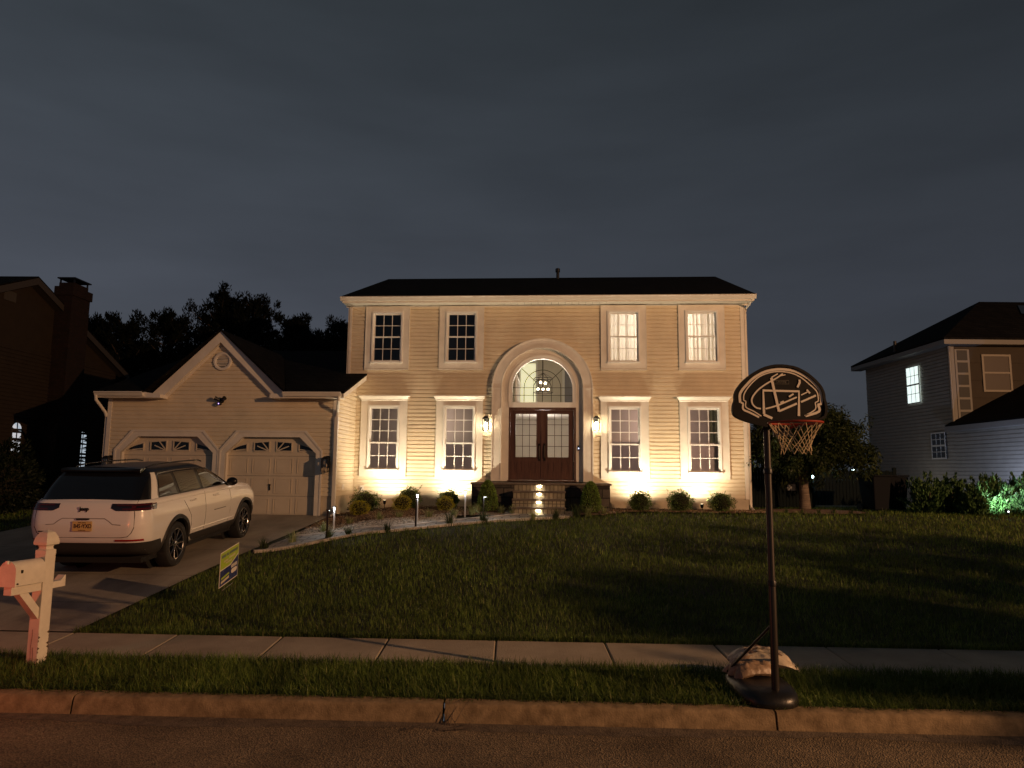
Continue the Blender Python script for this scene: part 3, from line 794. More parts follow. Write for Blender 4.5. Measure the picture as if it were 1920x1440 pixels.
# garage doors
def garage_door(a, c):
    y = GY + .13; n = 4; zs = lin(GDB, GDT, n + 1); k = .46
    b = MB()
    for i in range(3):
        b.box(a, c, y, y + .04, zs[i] + .004, zs[i + 1] - .004)
    # top section
    b.box(a, c, y, y + .04, zs[3] + .004, GDT)
    d = b.build('garage_door', M_GDOOR, house)
    b = MB()
    W_ = (c - a) / 4
    for i in range(3):
        for j in range(4):
            x0 = a + j * W_ + .06; x1 = a + (j + 1) * W_ - .06; z0, z1 = zs[i] + .07, zs[i + 1] - .07
            for q in ((x0, x0 + .022, z0, z1), (x1 - .022, x1, z0, z1), (x0 + .022, x1 - .022, z0, z0 + .018), (x0 + .022, x1 - .022, z1 - .018, z1)): b.box(q[0], q[1], y - .013, y, q[2], q[3])
            b.box(x0 + .055, x1 - .055, y - .009, y, z0 + .05, z1 - .05)
    b.build('panel_moulding', M_GDOOR, d)
    # four windows forming a sunburst
    z0, z1 = zs[3] + .13, GDT - .14; cx = (a + c) / 2
    for j in range(4):
        x0 = a + j * W_ + .10; x1 = a + (j + 1) * W_ - .10
        def top(x):      # fan outline
            return z0 + (z1 - z0) * sqrt(max(0.0, 1 - ((x - cx) / ((c - a) / 2 - .08)) ** 2)) ** 1.2
        X = lin(x0, x1, 9)
        poly = [(x0, z0), (x1, z0)] + [(x, max(z0 + .004, top(x))) for x in X[::-1]]
        b = MB(); b.add([(x, y - .012, z) for x, z in poly], [tuple(range(len(poly)))]); w_ = b.build('window', mat('garage_glass', (.006, .006, .007), .08), d)
        b = MB(); rim = poly + [poly[0]]
        b.strip2d(rim, .03, y - .028, y - .0005)
        if j in (1, 2):
            s = -1 if j == 1 else 1; ox, oz = (x1, z0) if j == 1 else (x0, z0)
            for an in (22, 50): b.strip2d([(ox + s * .03 * cos(R(an)), oz + .03 * sin(R(an))), (ox + s * min(.36, (z1 - z0) / max(.01, sin(R(an)))) * cos(R(an)), oz + min(.36, (z1 - z0) / sin(R(an))) * sin(R(an)))], .026, y - .0275, y - .013)
        else:
            s = -1 if j == 0 else 1; ox = x1 if j == 0 else x0
            b.strip2d([(ox, z0 + .05), (ox + s * .3, z0 + .02)], .02, y - .0275, y - .013)
        b.build('window_frame', M_GDOOR, w_)
    b = MB(); b.box(cx - .06, cx - .03, y - .03, y, 1.55, 1.72); b.box(cx - .09, cx + .0, y - .04, y - .03, 1.69, 1.705); b.build('handle', M_BRASS, d)
    # casing with cut corners
    def ring(off, z):
        return [(a - off, GDB - .03), (a - off, 2.54 + off * .4), (a - off + .46, z), (c + off - .46, z), (c + off, 2.54 + off * .4), (c + off, GDB - .03)]
    A = ring(.0, GDT - .03); B = ring(.17, GDT + .13)
    b = MB()
    for i in range(5):
        b.prism_y([B[i], B[i + 1], A[i + 1], A[i]], GY - .045, GY + .02)
    cs = b.build('door_casing', M_TRIM, house)
    C_ = ring(.135, GDT + .097); D_ = ring(.185, GDT + .145)
    b = MB()
    for i in range(5): b.prism_y([D_[i], D_[i + 1], C_[i + 1], C_[i]], GY - .062, GY - .046)
    b.build('moulding', M_TRIM, cs)
    # jamb returns and inner corner fillers
    A2 = ring(-.035, GDT - .055)
    b = MB()
    for i in range(5): b.quad((A[i][0], GY - .04, A[i][1]), (A[i + 1][0], GY - .04, A[i + 1][1]), (A[i + 1][0], GY + .13, A[i + 1][1]), (A[i][0], GY + .13, A[i][1]))
    b.prism_y([(a - .05, 2.54), (a + .47, GDT - .015), (a + .47, GDT + .06), (a - .05, GDT + .06)], GY + .09, GY + .125)
    b.prism_y([(c + .05, 2.54), (c + .05, GDT + .06), (c - .47, GDT + .06), (c - .47, GDT - .015)], GY + .09, GY + .125)
    b.build('jamb', M_TRIM, cs)
for a, c in gd: garage_door(a, c)
b = MB()
for i in range(2): a, c = gd[i]; b.box(a - .1, c + .1, GY + .3, GY + .31, .6, 3.0)
b.build('interior_wall', M_ROOM, house)
# gable trim: rakes, returns, fascia
o_pk = (pk[0], 5.84); fl = (-10.90, 4.02); fr = (-7.30, 4.02)
b = MB()
yF = GY - .16
out_l = (-11.02, 4.03); out_r = (-7.12, 4.03)
b.prism_y([out_l, (-10.62, 4.03), (pk[0], 5.54), o_pk], yF, yF + .03)
b.prism_y([(-7.52, 4.03), out_r, o_pk, (pk[0], 5.54)], yF, yF + .03)
b.build('rake_board', M_TRIM, house)
b = MB(); b.prism_y([(-10.66, 4.0), (-10.58, 4.0), (pk[0], 5.475), (pk[0], 5.555)], GY - .035, GY - .02); b.prism_y([(-7.60, 4.0), (-7.50, 4.0), (pk[0], 5.555), (pk[0], 5.475)], GY - .034, GY - .019)
b.build('frieze_board', M_TRIM, house)
b = MB(); b.quad((-10.64, yF + .03, 4.02), (pk[0], yF + .03, 5.53), (pk[0], GY, 5.53), (-10.64, GY, 4.02)); b.quad((pk[0], yF + .03, 5.53), (-7.52, yF + .03, 4.02), (-7.52, GY, 4.02), (pk[0], GY, 5.53))
b.box(-12.30, -10.9, GY - .38, GY - .002, 4.0, 4.012); b.box(-7.3, -5.60, GY - .38, GY - .002, 4.0, 4.012)
b.build('soffit', M_SOFFIT, house)
b = MB(); b.box(-12.31, -10.95, GY - .40, GY - .38, 3.99, 4.14); b.box(-7.22, -5.56, GY - .40, GY - .38, 3.99, 4.14)
b.prism_y([(-11.02, 3.99), (-10.56, 3.99), (-10.56, 4.08), (-11.0, 4.14)], yF - .235, GY); b.prism_y([(-7.55, 3.99), (-7.12, 3.99), (-7.14, 4.14), (-7.55, 4.08)], yF - .235, GY)
b.build('fascia', M_TRIM, house)
gutter(-12.34, -11.0, GY - .40, 4.03, house); gutter(-7.16, -5.60, GY - .40, 4.03, house)
# garage roofs
sl = 0.36; ey = GY - .46; ez = 4.155; ry = 3.6; rz_ = ez + sl * (ry - ey)
yv = lambda z: ey + (z - ez) / sl
roof('roof', [[(-12.37, ey, ez), (-11.05, ey, ez), (-11.05, ey, ez), (pk[0], yv(5.89), 5.89), (pk[0], ry, rz_), (-12.37, ry, rz_)],
              [(-7.08, ey, ez), (-5.52, ey, ez), (-5.52, -.02, ez + sl * (-.02 - ey)), (-6.13, -.02, ez + sl * (-.02 - ey)), (-6.13, ry, rz_), (pk[0], ry, rz_), (pk[0], yv(5.89), 5.89)]], house)
roof('roof', [[(-11.08, yF - .05, 4.10), (pk[0], yF - .05, 5.895), (pk[0], yv(5.895), 5.895), (-11.08, ey + .05, 4.12)],
              [(pk[0], yF - .05, 5.894), (-7.06, yF - .05, 4.10), (-7.06, ey + .05, 4.12), (pk[0], yv(5.895), 5.894)]], house, th=.03)
b = MB(); b.add([(gx0, GY, 4), (gx0, 6.2, 4), (gx0, 3.6, rz_ - .06), (gx0, GY, 4.1)], [(0, 1, 2, 3)]); b.build('gable_wall', M_SIDING, house)
# rake on the right end
b = MB(); x = -5.53
b.add([(x, ey + .02, ez - .16), (x, ey + .02, ez - .05), (x, -.03, ez + sl * (-.03 - ey) - .05), (x, -.03, ez + sl * (-.03 - ey) - .20), (x - .02, ey + .02, ez - .16), (x - .02, ey + .02, ez - .05), (x - .02, -.03, ez + sl * (-.03 - ey) - .05), (x - .02, -.03, ez + sl * (-.03 - ey) - .20)],
      [(0, 3, 2, 1), (4, 5, 6, 7), (0, 1, 5, 4), (3, 7, 6, 2), (0, 4, 7, 3)])
b.quad((x - .02, GY - .38, 4.013), (x - .02, -.03, ez + sl * (-.03 - ey) - .19), (gx1, -.03, ez + sl * (-.03 - ey) - .19), (gx1, GY - .38, 4.013))
b.build('rake_board', M_TRIM, house)
# downspouts
b = MB(); xd = gx1 + .03
b.tube([(xd + .15, GY - .46, 4.05), (xd + .14, GY - .44, 3.92), (xd + .02, GY - .1, 3.66), (xd, GY - .075, 3.5)], .042, 10); b.box(xd - .045, xd + .045, GY - .12, GY - .03, 1.05, 3.52)
b.tube([(xd, GY - .075, 1.1), (xd + .02, GY - .12, .98), (xd + .05, GY - .35, .93)], .042, 10)
b.build('downspout', M_GUTTER, house)
b = MB(); b.tube([(-12.30, GY - .47, 4.05), (-12.30, GY - .44, 3.92), (-12.27, GY - .06, 3.62), (-12.26, GY - .0, 3.5)], .042, 10); b.box(-12.3, -12.215, GY + .0, GY + .08, 1.0, 3.52); b.build('downspout', M_GUTTER, house)
# round gable vent
b = MB(); vc = (-9.06, GY - .02, 5.03)
b.lathe([(.175, -.0), (.175, -.035), (.20, -.05), (.245, -.05), (.255, -.03), (.255, 0)], 40, vc, 'y')
v_ = b.build('gable_vent', M_TRIM, house, smooth=True, sharp=30)
b = MB()
for i in range(7):
    z = -.14 + i * .047; h = sqrt(.175 ** 2 - z * z)
    b.add([(vc[0] - h, vc[1] - .035, vc[2] + z), (vc[0] + h, vc[1] - .035, vc[2] + z), (vc[0] + h, vc[1] - .008, vc[2] + z + .034), (vc[0] - h, vc[1] - .008, vc[2] + z + .034)], [(0, 1, 2, 3)])
b.build('louvre', M_TRIM, v_)
b = MB(); b.lathe([(.0001, -.004), (.18, -.004)], 32, vc, 'y'); b.build('backing', M_ROOM, v_)
# outlet box with cord, electric plate
b = MB(); b.box(-5.62, -5.5, -.05, -.0, 1.52, 1.68); eb = b.build('outlet_box', M_TRIM, house)
b = MB(); b.box(-5.835, -5.80, -1.15, -.95, 1.58, 1.72); b.build('dryer_vent', M_TRIM, house)
co = MB(); pts = [(-5.56, -.06, 1.62), (-5.6, -.10, 1.52), (-5.68, -.13, 1.35), (-5.82, -.2, 1.2), (-5.95, -.4, 1.06)]
for k in range(40): a = k * .5; pts.append((-5.55 + .28 * cos(a) + .01 * k, -.75 + .12 * sin(a), 1.02 + .0012 * k + .01 * sin(k)))
co.tube(pts, .011, 6); cobj = co.build('garden_cord', M_BLACK, None, smooth=True)
cobj.location = HO; cobj.rotation_euler = (0, 0, HY); tag(cobj, 'black cord coiled on the mulch and plugged in by the garage corner', 'cord')

# security light on the gable wall
sl_ = thing('security_light', 'black floodlight with violet camera dot above the garage doors', 'security light', W(-9.02, GY - .03, 3.95), HY)
b = MB(); b.lathe([(.07, 0), (.07, -.03), (.0, -.035)], 16, (0, 0, 0), 'y'); b.box(-.03, .03, -.10, -.03, -.04, .0); b.build('bracket', M_BLACK, sl_, smooth=True)
for s in (-1, 1):
    b = MB(); b.tube([(s * .03, -.09, 0), (s * .14, -.14, .06)], [.028, .062], 14); b.build('lamp_head', M_BLACK, sl_, smooth=True)
b = MB(); b.sphere((0, -.11, -.09), .052); cm = b.build('camera', M_BLACK, sl_, smooth=True)
b = MB(); b.sphere((-.012, -.158, -.095), .013); b.build('lens', mat('violet_led', (.5, .3, 1), .5, emit=(.45, .3, 1), estr=5), cm, smooth=True)

# ------------------------------------------------------------------ wall lanterns
M_LGLASS = glass_mat('lantern_glass', (0.95, 0.93, 0.88), 0.05, 0.1)
def lantern(loc, label, lit=True, sc=1.0, group=None):
    t = thing('wall_lantern', label, 'wall lantern', loc, HY, group); t.scale = (sc, sc, sc)
    b = MB(); b.box(-.055, .055, -.02, 0, -.12, .16); b.box(-.012, .012, -.20, -.02, .17, .185); b.box(-.045, .045, -.02, 0, .16, .2); b.build('backplate', M_BLACK, t)
    b = MB(); cy = -.20; h = .085
    b.box(-h, h, cy - h, cy + h, -.235, -.215)
    for sx in (-1, 1):
        for sy in (-1, 1): b.box(sx * h - .007, sx * h + .007, cy + sy * h - .007, cy + sy * h + .007, -.215, .10)
    b.box(-h - .012, h + .012, cy - h - .012, cy + h + .012, .10, .115)
    b.build('frame', M_BLACK, t)
    b = MB(); b.add([(-h - .01, cy - h - .01, .116), (h + .01, cy - h - .01, .116), (h + .01, cy + h + .01, .116), (-h - .01, cy + h + .01, .116), (-.03, cy - .03, .185), (.03, cy - .03, .185), (.03, cy + .03, .185), (-.03, cy + .03, .185)],
                    [(0, 1, 5, 4), (1, 2, 6, 5), (2, 3, 7, 6), (3, 0, 4, 7), (4, 5, 6, 7), (3, 2, 1, 0)])
    b.build('cap', M_BLACK, t)
    b = MB(); h2 = h - .004
    for p, q in (((-h2, cy - h2), (h2, cy - h2)), ((h2, cy - h2), (h2, cy + h2)), ((-h2, cy + h2), (-h2, cy - h2))): b.quad((*p, -.21), (*q, -.21), (*q, .098), (*p, .098))
    b.build('pane', M_LGLASS, t)
    b = MB(); b.lathe([(.012, -.21), (.012, -.12), (.03, -.09), (.036, -.05), (.026, -.01), (.0, .01)], 14, (0, cy, 0)); b.v = [(x * 1.3, cy + (y - cy) * 1.3, z) for x, y, z in b.v]
    b.build('bulb', M_BULB if lit else mat('unlit_bulb', (.5, .45, .38), .4), t, smooth=True)
    if lit: lamp('lantern_light', 'POINT', (0, cy - .0, -.04), 430, (1.0, 0.64, 0.33), 0.035, t)
    return t
lantern(W(-1.97, -.02, 3.50), 'glowing lantern on the siding left of the front doors', True, 1.0, 'lit porch lanterns')
lantern(W(1.18, -.02, 3.52), 'glowing lantern on the siding right of the front doors', True, 1.0, 'lit porch lanterns')
lantern(W(-6.02, GY - .02, 2.28), 'unlit black lantern right of the garage doors beside the downspout', False, 1.0, 'unlit garage lanterns')
lantern(W(-12.02, GY - .02, 2.25), 'unlit black lantern left of the garage doors above the parked car', False, 1.0, 'unlit garage lanterns')

# ------------------------------------------------------------------ porch and steps
po = thing('stone_porch', 'dark stone porch with four lit steps below the front doors', 'porch', HO, HY)
PZ = 1.815; PF = -1.45
b = MB(); b.box(-2.20, 1.46, PF, -.01, .75, PZ - .05); b.build('platform', M_STONE, po)
b = MB(); b.box(-2.24, -1.09, PF - .04, .0, PZ - .05, PZ); b.box(.29, 1.50, PF - .04, 0, PZ - .05, PZ); b.box(-1.088, .288, PF - .045, -.003, PZ - .049, PZ + .002)
bevel(b.build('coping', M_SLATE, po), .008)
SX0, SX1 = -1.07, .27; n = 4; rh = (PZ - 1.03) / 4
for i in range(4):          # i=0 the highest riser, set in the platform face
    zt = PZ - rh * i; yf = PF - .30 * i
    if i > 0:
        b = MB(); b.box(SX0, SX1, yf, PF - .004, zt - rh - .1, zt - .05); st = b.build('step', M_STONE2, po)
        b = MB(); b.box(SX0 - .02, SX1 + .02, yf - .035, yf + .27, zt - .05, zt); bevel(b.build('tread', M_SLATE, st), .008)
    else:
        b = MB(); b.box(SX0, SX1, yf - .006, yf + .02, zt - rh, zt - .055); st = b.build('step', M_STONE2, po)
    b = MB(); yy = yf - (.007 if i == 0 else 0.001)
    cxs = -.40; P2 = [(cxs + .055 * cos(pi * k / 10), zt - .062 - .03 + .026 * sin(pi * k / 10)) for k in range(11)]
    b.prism_y(P2, yy - .012, yy); b.build('step_light', M_BULB, po)
    lamp('step_light_glow', 'SPOT', (cxs, yy - .045, zt - .075), 2.3, (1.0, 0.83, 0.58), .012, po, aim=(cxs, yy + .02, zt - .2), spot=150, blend=.6)

# ------------------------------------------------------------------ foliage tools
def leaves(centers, size, rng_, squash=1.0, aspect=2.2, out_dir=None):
    """one bent 4-vertex leaf per centre: returns verts, quads"""
    n = len(centers)
    d = rng_.normal(size=(n, 3)); d /= np.linalg.norm(d, axis=1)[:, None]
    if out_dir is not None:
        d = d * 0.6 + out_dir; d /= np.linalg.norm(d, axis=1)[:, None]
    t = rng_.normal(size=(n, 3)); s = np.cross(d, t); s /= np.linalg.norm(s, axis=1)[:, None]
    sz = size * rng_.uniform(.6, 1.35, n)[:, None]
    a = centers - d * sz * .5; c = centers + d * sz * .5
    nrm = np.cross(d, s)
    mid = centers + nrm * sz * .12
    l = mid - s * sz / aspect * .5; r = mid + s * sz / aspect * .5
    V = np.stack([a, l, c, r], 1).reshape(-1, 3)
    F = np.arange(4 * n).reshape(-1, 4)
    return V, F
def ball_points(n, rx, ry, rz, rng_, shell=0.35, lump=0.0, seed=0):
    d = rng_.normal(size=(n, 3)); d /= np.linalg.norm(d, axis=1)[:, None]
    r = 1 - shell * rng_.uniform(0, 1, n) ** 1.4
    if lump:
        ph = np.random.default_rng(seed).uniform(0, 6.28, 6)
        r = r * (1 + lump * (np.sin(5 * d[:, 0] + ph[0]) * np.sin(4 * d[:, 1] + ph[1]) + .6 * np.sin(9 * d[:, 2] + ph[2] + 4 * d[:, 0]) + .5 * np.sin(13 * d[:, 1] + ph[3]) * np.sin(11 * d[:, 0] + ph[4])))
    return d * r[:, None] * np.array([rx, ry, rz]), d

L_BOX = leaf_mat('boxwood_leaves', (0.045, 0.095, 0.02), (0.19, 0.27, 0.065))
L_GOLD = leaf_mat('golden_shrub_leaves', (0.25, 0.25, 0.02), (0.54, 0.50, 0.05))
L_CONE = leaf_mat('arborvitae_leaves', (0.08, 0.15, 0.03), (0.26, 0.38, 0.08))
L_TUFT = leaf_mat('striped_lily_turf', (0.14, 0.19, 0.06), (0.42, 0.44, 0.22))
L_TUFTD = leaf_mat('dark_lily_turf', (0.03, 0.05, 0.02), (0.09, 0.12, 0.04))
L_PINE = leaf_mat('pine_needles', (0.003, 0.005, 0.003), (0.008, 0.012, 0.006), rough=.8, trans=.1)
L_TREE = leaf_mat('ornamental_tree_leaves', (0.012, 0.021, 0.006), (0.05, 0.07, 0.017), trans=.3)
L_JUN = leaf_mat('juniper_foliage', (0.025, 0.06, 0.02), (0.085, 0.16, 0.05), trans=.15)
L_DARK = leaf_mat('dark_hedge_leaves', (0.008, 0.014, 0.006), (0.02, 0.03, 0.012), trans=.1)
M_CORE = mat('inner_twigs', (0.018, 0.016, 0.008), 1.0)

def shrub(lx, ly, rx, rz, label, m=L_BOX, n=3200, size=.038, sprig=0, seed=0, group=None, cat='shrub', name='round_shrub', world=False):
    loc = W(lx, ly) if not world else (lx, ly, tz(lx, ly))
    t = thing(name, label, cat, loc, 0, group)
    r = np.random.default_rng(seed + 100)
    p, d = ball_points(n, rx * r.uniform(.93, 1.1), rx, rz * r.uniform(.95, 1.08), r, .45, .13, seed); p[:, 2] += rz * .92
    k = p[:, 2] > .01; p = p[k]; d = d[k]
    if sprig:
        q = []
        for i in range(sprig):
            a = r.uniform(0, 6.28); h = r.uniform(.55, 1)
            s0 = np.array([cos(a) * rx * .6, sin(a) * rx * .6, rz * 1.6 * h]); dr = np.array([cos(a) * .7, sin(a) * .7, 1.0]) * r.uniform(.12, .24)
            q += [s0 + dr * f + r.normal(0, .008, 3) for f in np.linspace(.2, 1, 12)]
        q = np.array(q); p = np.vstack([p, q]); d = np.vstack([d, np.tile([0, 0, 1.], (len(q), 1))])
    V, F = leaves(p, size, r, out_dir=d * .9)
    np_mesh('foliage', V, F, 4, m, t)
    b = MB(); b.sphere((0, 0, rz * .92), 1, 14, 9, (rx * .72, rx * .72, rz * .76)); b.build('twig_core', M_CORE, t, smooth=True)
    b = MB()
    for i in range(5): a = i * 1.3; b.tube([(0.02 * cos(a), .02 * sin(a), -.03), (rx * .3 * cos(a), rx * .3 * sin(a), rz * .6)], [.012, .006], 5)
    b.build('stem', M_BARK, t)
    return t
shrub(-5.08, -1.35, .36, .31, 'dark round shrub nearest the garage, left of the glare', seed=1, sprig=5, group='round shrubs along the facade')
shrub(-3.90, -1.25, .33, .30, 'dark round shrub behind the tall double path light', seed=2, sprig=6, group='round shrubs along the facade')
shrub(-2.84, -1.22, .30, .27, 'dark round shrub just left of the stone porch', seed=3, sprig=7, group='round shrubs along the facade')
shrub(2.28, -1.08, .29, .28, 'dark round shrub first to the right of the porch', seed=4, sprig=5, group='round shrubs along the facade')
shrub(3.34, -1.02, .34, .30, 'dark round shrub between the two right uplights', seed=5, sprig=3, group='round shrubs along the facade')
shrub(4.42, -1.0, .33, .28, 'dark round shrub with stray red sprigs near the right house corner', seed=6, sprig=7, group='round shrubs along the facade')
shrub(-4.98, -2.3, .27, .21, 'golden round shrub nearest the garage downspout', L_GOLD, 2400, .03, seed=11, group='golden shrubs in the bed')
shrub(-3.95, -2.0, .27, .22, 'golden round shrub half hidden by the tall path light', L_GOLD, 2400, .03, seed=12, group='golden shrubs in the bed')
shrub(-2.83, -1.95, .26, .20, 'golden round shrub nearest the stone porch', L_GOLD, 2400, .03, seed=13, group='golden shrubs in the bed')

def cone(lx, ly, label, seed):
    t = thing('conical_evergreen', label, 'evergreen', W(lx, ly), 0, 'conical evergreens flanking the steps')
    r = np.random.default_rng(seed); n = 3800
    z = r.uniform(0, 1, n) ** .8; a = r.uniform(0, 2 * pi, n)
    rad = .28 * np.sqrt(np.clip(1 - z ** 1.9, 0, 1)) * (.72 + .28 * np.clip(z * 6, 0, 1)) * r.uniform(.78, 1.05, n)
    p = np.stack([rad * np.cos(a), rad * np.sin(a), .03 + z * .78], 1); d = np.stack([np.cos(a) * .5, np.sin(a) * .5, np.ones(n) * .9], 1)
    V, F = leaves(p, .04, r, out_dir=d); np_mesh('foliage', V, F, 4, L_CONE, t)
    b = MB(); b.lathe([(.15, .04), (.21, .2), (.17, .5), (.06, .72), (.001, .76)], 14); b.build('twig_core', M_CORE, t, smooth=True)
    b = MB(); b.tube([(0, 0, -.03), (0, 0, .1)], .02, 6); b.build('stem', M_BARK, t)
cone(-1.72, -1.95, 'conical evergreen in front of the left half of the porch', 31)
cone(.93, -1.9, 'conical evergreen in front of the right half of the porch', 32)

def blades(name, pts, h, w, m, parent=None, lean=.5, rng_=rng, seg=2):
    """curved grass blades: pts (n,3) roots"""
    n = len(pts); a = rng_.uniform(0, 2 * pi, n); L = h * rng_.uniform(.55, 1.25, n); le = lean * rng_.uniform(.1, 1.2, n)
    dx, dy = np.cos(a), np.sin(a); sx, sy = -dy, dx
    ww = w * rng_.uniform(.7, 1.3, n)
    def at(f, wf):
        off = L * le * f ** 2; hz = L * f * np.sqrt(np.clip(1 - (le * f * .55) ** 2, .15, 1))
        c = pts + np.stack([dx * off, dy * off, hz], 1); s_ = np.stack([sx, sy, 0 * sx], 1) * (ww * wf * .5)[:, None]
        return c - s_, c + s_
    a0, b0 = at(0, 1); a1, b1 = at(.55, .8); a2, b2 = at(1.0, .12)
    V = np.stack([a0, b0, a1, b1, a2, b2], 1).reshape(-1, 3)
    k = np.arange(n) * 6
    F = np.concatenate([np.stack([k, k + 1, k + 3, k + 2], 1), np.stack([k + 2, k + 3, k + 5, k + 4], 1)])
    return np_mesh(name, V, F, 4, m, parent)

def tuft(lx, ly, label, dark=False, s=1.0, seed=0):
    t = thing('ornamental_grass', label, 'ornamental grass', W(lx, ly), 0, 'grass tufts edging the walkway')
    r = np.random.default_rng(seed); n = 90
    p = np.zeros((n, 3)); p[:, :2] = r.normal(0, .03 * s, (n, 2)); p[:, 2] -= .02
    blades('blade_clump', p, .24 * s, .011, L_TUFTD if dark else L_TUFT, t, 1.0, r)
    return t

# ------------------------------------------------------------------ planting bed, river stones and walkway
def bed_poly(name, poly, m, dz, kind='structure', rough=0.0, cell=.12):
    """terrain-following sheet clipped to a polygon in world xy"""
    xs_ = [p[0] for p in poly]; ys_ = [p[1] for p in poly]
    def inside(x, y):
        c = False; n = len(poly); j = n - 1
        for i in range(n):
            xi, yi = poly[i]; xj, yj = poly[j]
            if (yi > y) != (yj > y) and x < (xj - xi) * (y - yi) / (yj - yi) + xi: c = not c
            j = i
        return c
    X = np.arange(min(xs_), max(xs_) + cell, cell); Y = np.arange(min(ys_), max(ys_) + cell, cell)
    b = MB(); idx = {}
    rr = random.Random(5)
    def v(i, j):
        if (i, j) not in idx:
            x, y = X[i] + rr.uniform(-.02, .02) * bool(rough), Y[j]; idx[(i, j)] = len(b.v); b.v.append((x, y, tz(x, y) + dz + rr.uniform(-rough, rough)))
        return idx[(i, j)]
    for i in range(len(X) - 1):
        for j in range(len(Y) - 1):
            if inside(X[i] + cell / 2, Y[j] + cell / 2): b.f.append((v(i, j), v(i + 1, j), v(i + 1, j + 1), v(i, j + 1)))
    o = b.build(name, m, smooth=True); tag(o, kind=kind); return o, inside
def Wp(*pts): return [W(a, c, 0)[:2] for a, c in pts]
bed_poly('mulch_bed', Wp((-5.55, -5.2), (-5.8, -2.6), (-5.84, 0.1), (-2.1, 0.1), (-2.1, -2.6), (-2.9, -3.3), (-3.9, -4.7), (-4.4, -5.1)), M_MULCH, .012, rough=.014, cell=.07)
bed_poly('mulch_bed', Wp((-2.6, -2.95), (-2.1, -2.6), (-2.1, -1.3), (1.45, -1.3), (1.45, .1), (5.7, .1), (5.8, -1.15), (4.6, -1.4), (2.2, -1.25), (1.2, -2.3), (-2.1, -2.75)), M_MULCH, .012, rough=.014, cell=.07)
# loose mulch chips
M_CHIP = leaf_mat('mulch_chips', (0.07, 0.042, 0.025), (0.36, 0.25, 0.16), trans=0)
def chips(name, poly_l, n, size, m, kindlabel=None):
    P = []
    poly = poly_l; xs_ = [p[0] for p in poly]; ys_ = [p[1] for p in poly]
    def inside(x, y):
        c = False; k = len(poly); j = k - 1
        for i in range(k):
            xi, yi = poly[i]; xj, yj = poly[j]
            if (yi > y) != (yj > y) and x < (xj - xi) * (y - yi) / (yj - yi) + xi: c = not c
            j = i
        return c
    while len(P) < n:
        x = rng.uniform(min(xs_), max(xs_)); y = rng.uniform(min(ys_), max(ys_))
        if inside(x, y): P.append((x, y, tz(x, y) + .02 + rng.uniform(0, .012)))
    V, F = leaves(np.array(P), size, rng); o = np_mesh(name, V, F, 4, m); tag(o, kind='stuff'); return o
chips('mulch', Wp((-5.7, -4.2), (-5.8, -.05), (-2.3, -.05), (-2.3, -2.6), (-2.9, -3.3), (-3.9, -4.1), (-5.0, -4.6)), 9000, .05, M_CHIP)
chips('mulch', Wp((1.5, -1.4), (1.5, -.05), (5.6, -.05), (5.7, -1.2), (4.6, -1.4)), 4500, .05, M_CHIP)

# walkway of pale concrete pavers curving from the drive to the steps
far = [(-5.55, -5.3), (-4.35, -5.15), (-3.9, -4.95), (-3.4, -4.75), (-2.5, -3.85), (-1.7, -3.15), (-1.25, -2.72), (-.9, -2.45)]
near = [(-5.62, -7.15), (-5.35, -6.95), (-4.4, -6.05), (-3.4, -5.35), (-2.3, -4.4), (-1.4, -3.65), (.35, -2.75)]
M_PAVER = brick_mat('pale_pavers', (0.22, 0.20, 0.175), (0.33, 0.30, 0.26), (0.06, 0.055, 0.05), 1.0, 0.42, 0.21, 0.012, 0.5, plane='XY')
def interp(pts, n):
    out = []
    L = [0]
    for p, q in zip(pts[:-1], pts[1:]): L.append(L[-1] + math.dist(p, q))
    for i in range(n):
        s = L[-1] * i / (n - 1)
        for k in range(len(pts) - 1):
            if s <= L[k + 1] + 1e-9:
                f = (s - L[k]) / (L[k + 1] - L[k]); out.append((pts[k][0] + (pts[k + 1][0] - pts[k][0]) * f, pts[k][1] + (pts[k + 1][1] - pts[k][1]) * f)); break
    return out
fa, ne = interp(far, 40), interp(near, 40)
P = []
for p, q in zip(fa, ne):
    row = []
    for f in lin(0, 1, 9):
        x, y = p[0] + (q[0] - p[0]) * f, p[1] + (q[1] - p[1]) * f; w = W(x, y); row.append((w[0], w[1], w[2] + .018))
    P.append(row)
b = MB(); b.grid(P); tag(b.build('walkway', M_PAVER, smooth=True), kind='structure')
# low pale edging set along both sides
b = MB()
for line in (fa, ne):
    P = []
    for i in range(len(line)):
        p = Vector(line[i]); d = (Vector(line[min(i + 1, len(line) - 1)]) - Vector(line[max(i - 1, 0)])).normalized(); nrm = Vector((-d.y, d.x)) * .05
        a, c = W(*(p + nrm)), W(*(p - nrm)); h = .034 + random.uniform(-.004, .004)
        P.append([(a[0], a[1], a[2] - .02), (a[0], a[1], a[2] + h - .006), (a[0] * .9 + c[0] * .1, a[1] * .9 + c[1] * .1, a[2] + h), (a[0] * .1 + c[0] * .9, a[1] * .1 + c[1] * .9, c[2] + h), (c[0], c[1], c[2] + h - .006), (c[0], c[1], c[2] - .02)])
    b.grid(P)
ed = b.build('path_edging', mat('edging_stone', (.40, .36, .31), .85, var=.3, vscale=7, bump=.5), None, smooth=True, sharp=40); tag(ed, kind='structure')
# landing pavers in front of the steps
b = MB(); b.grid([[(lambda w: (w[0], w[1], w[2] + .022))(W(x, y)) for x in lin(-1.25, .45, 6)] for y in lin(-2.75, -1.5, 5)]); tag(b.build('walkway_landing', M_PAVER), kind='structure')
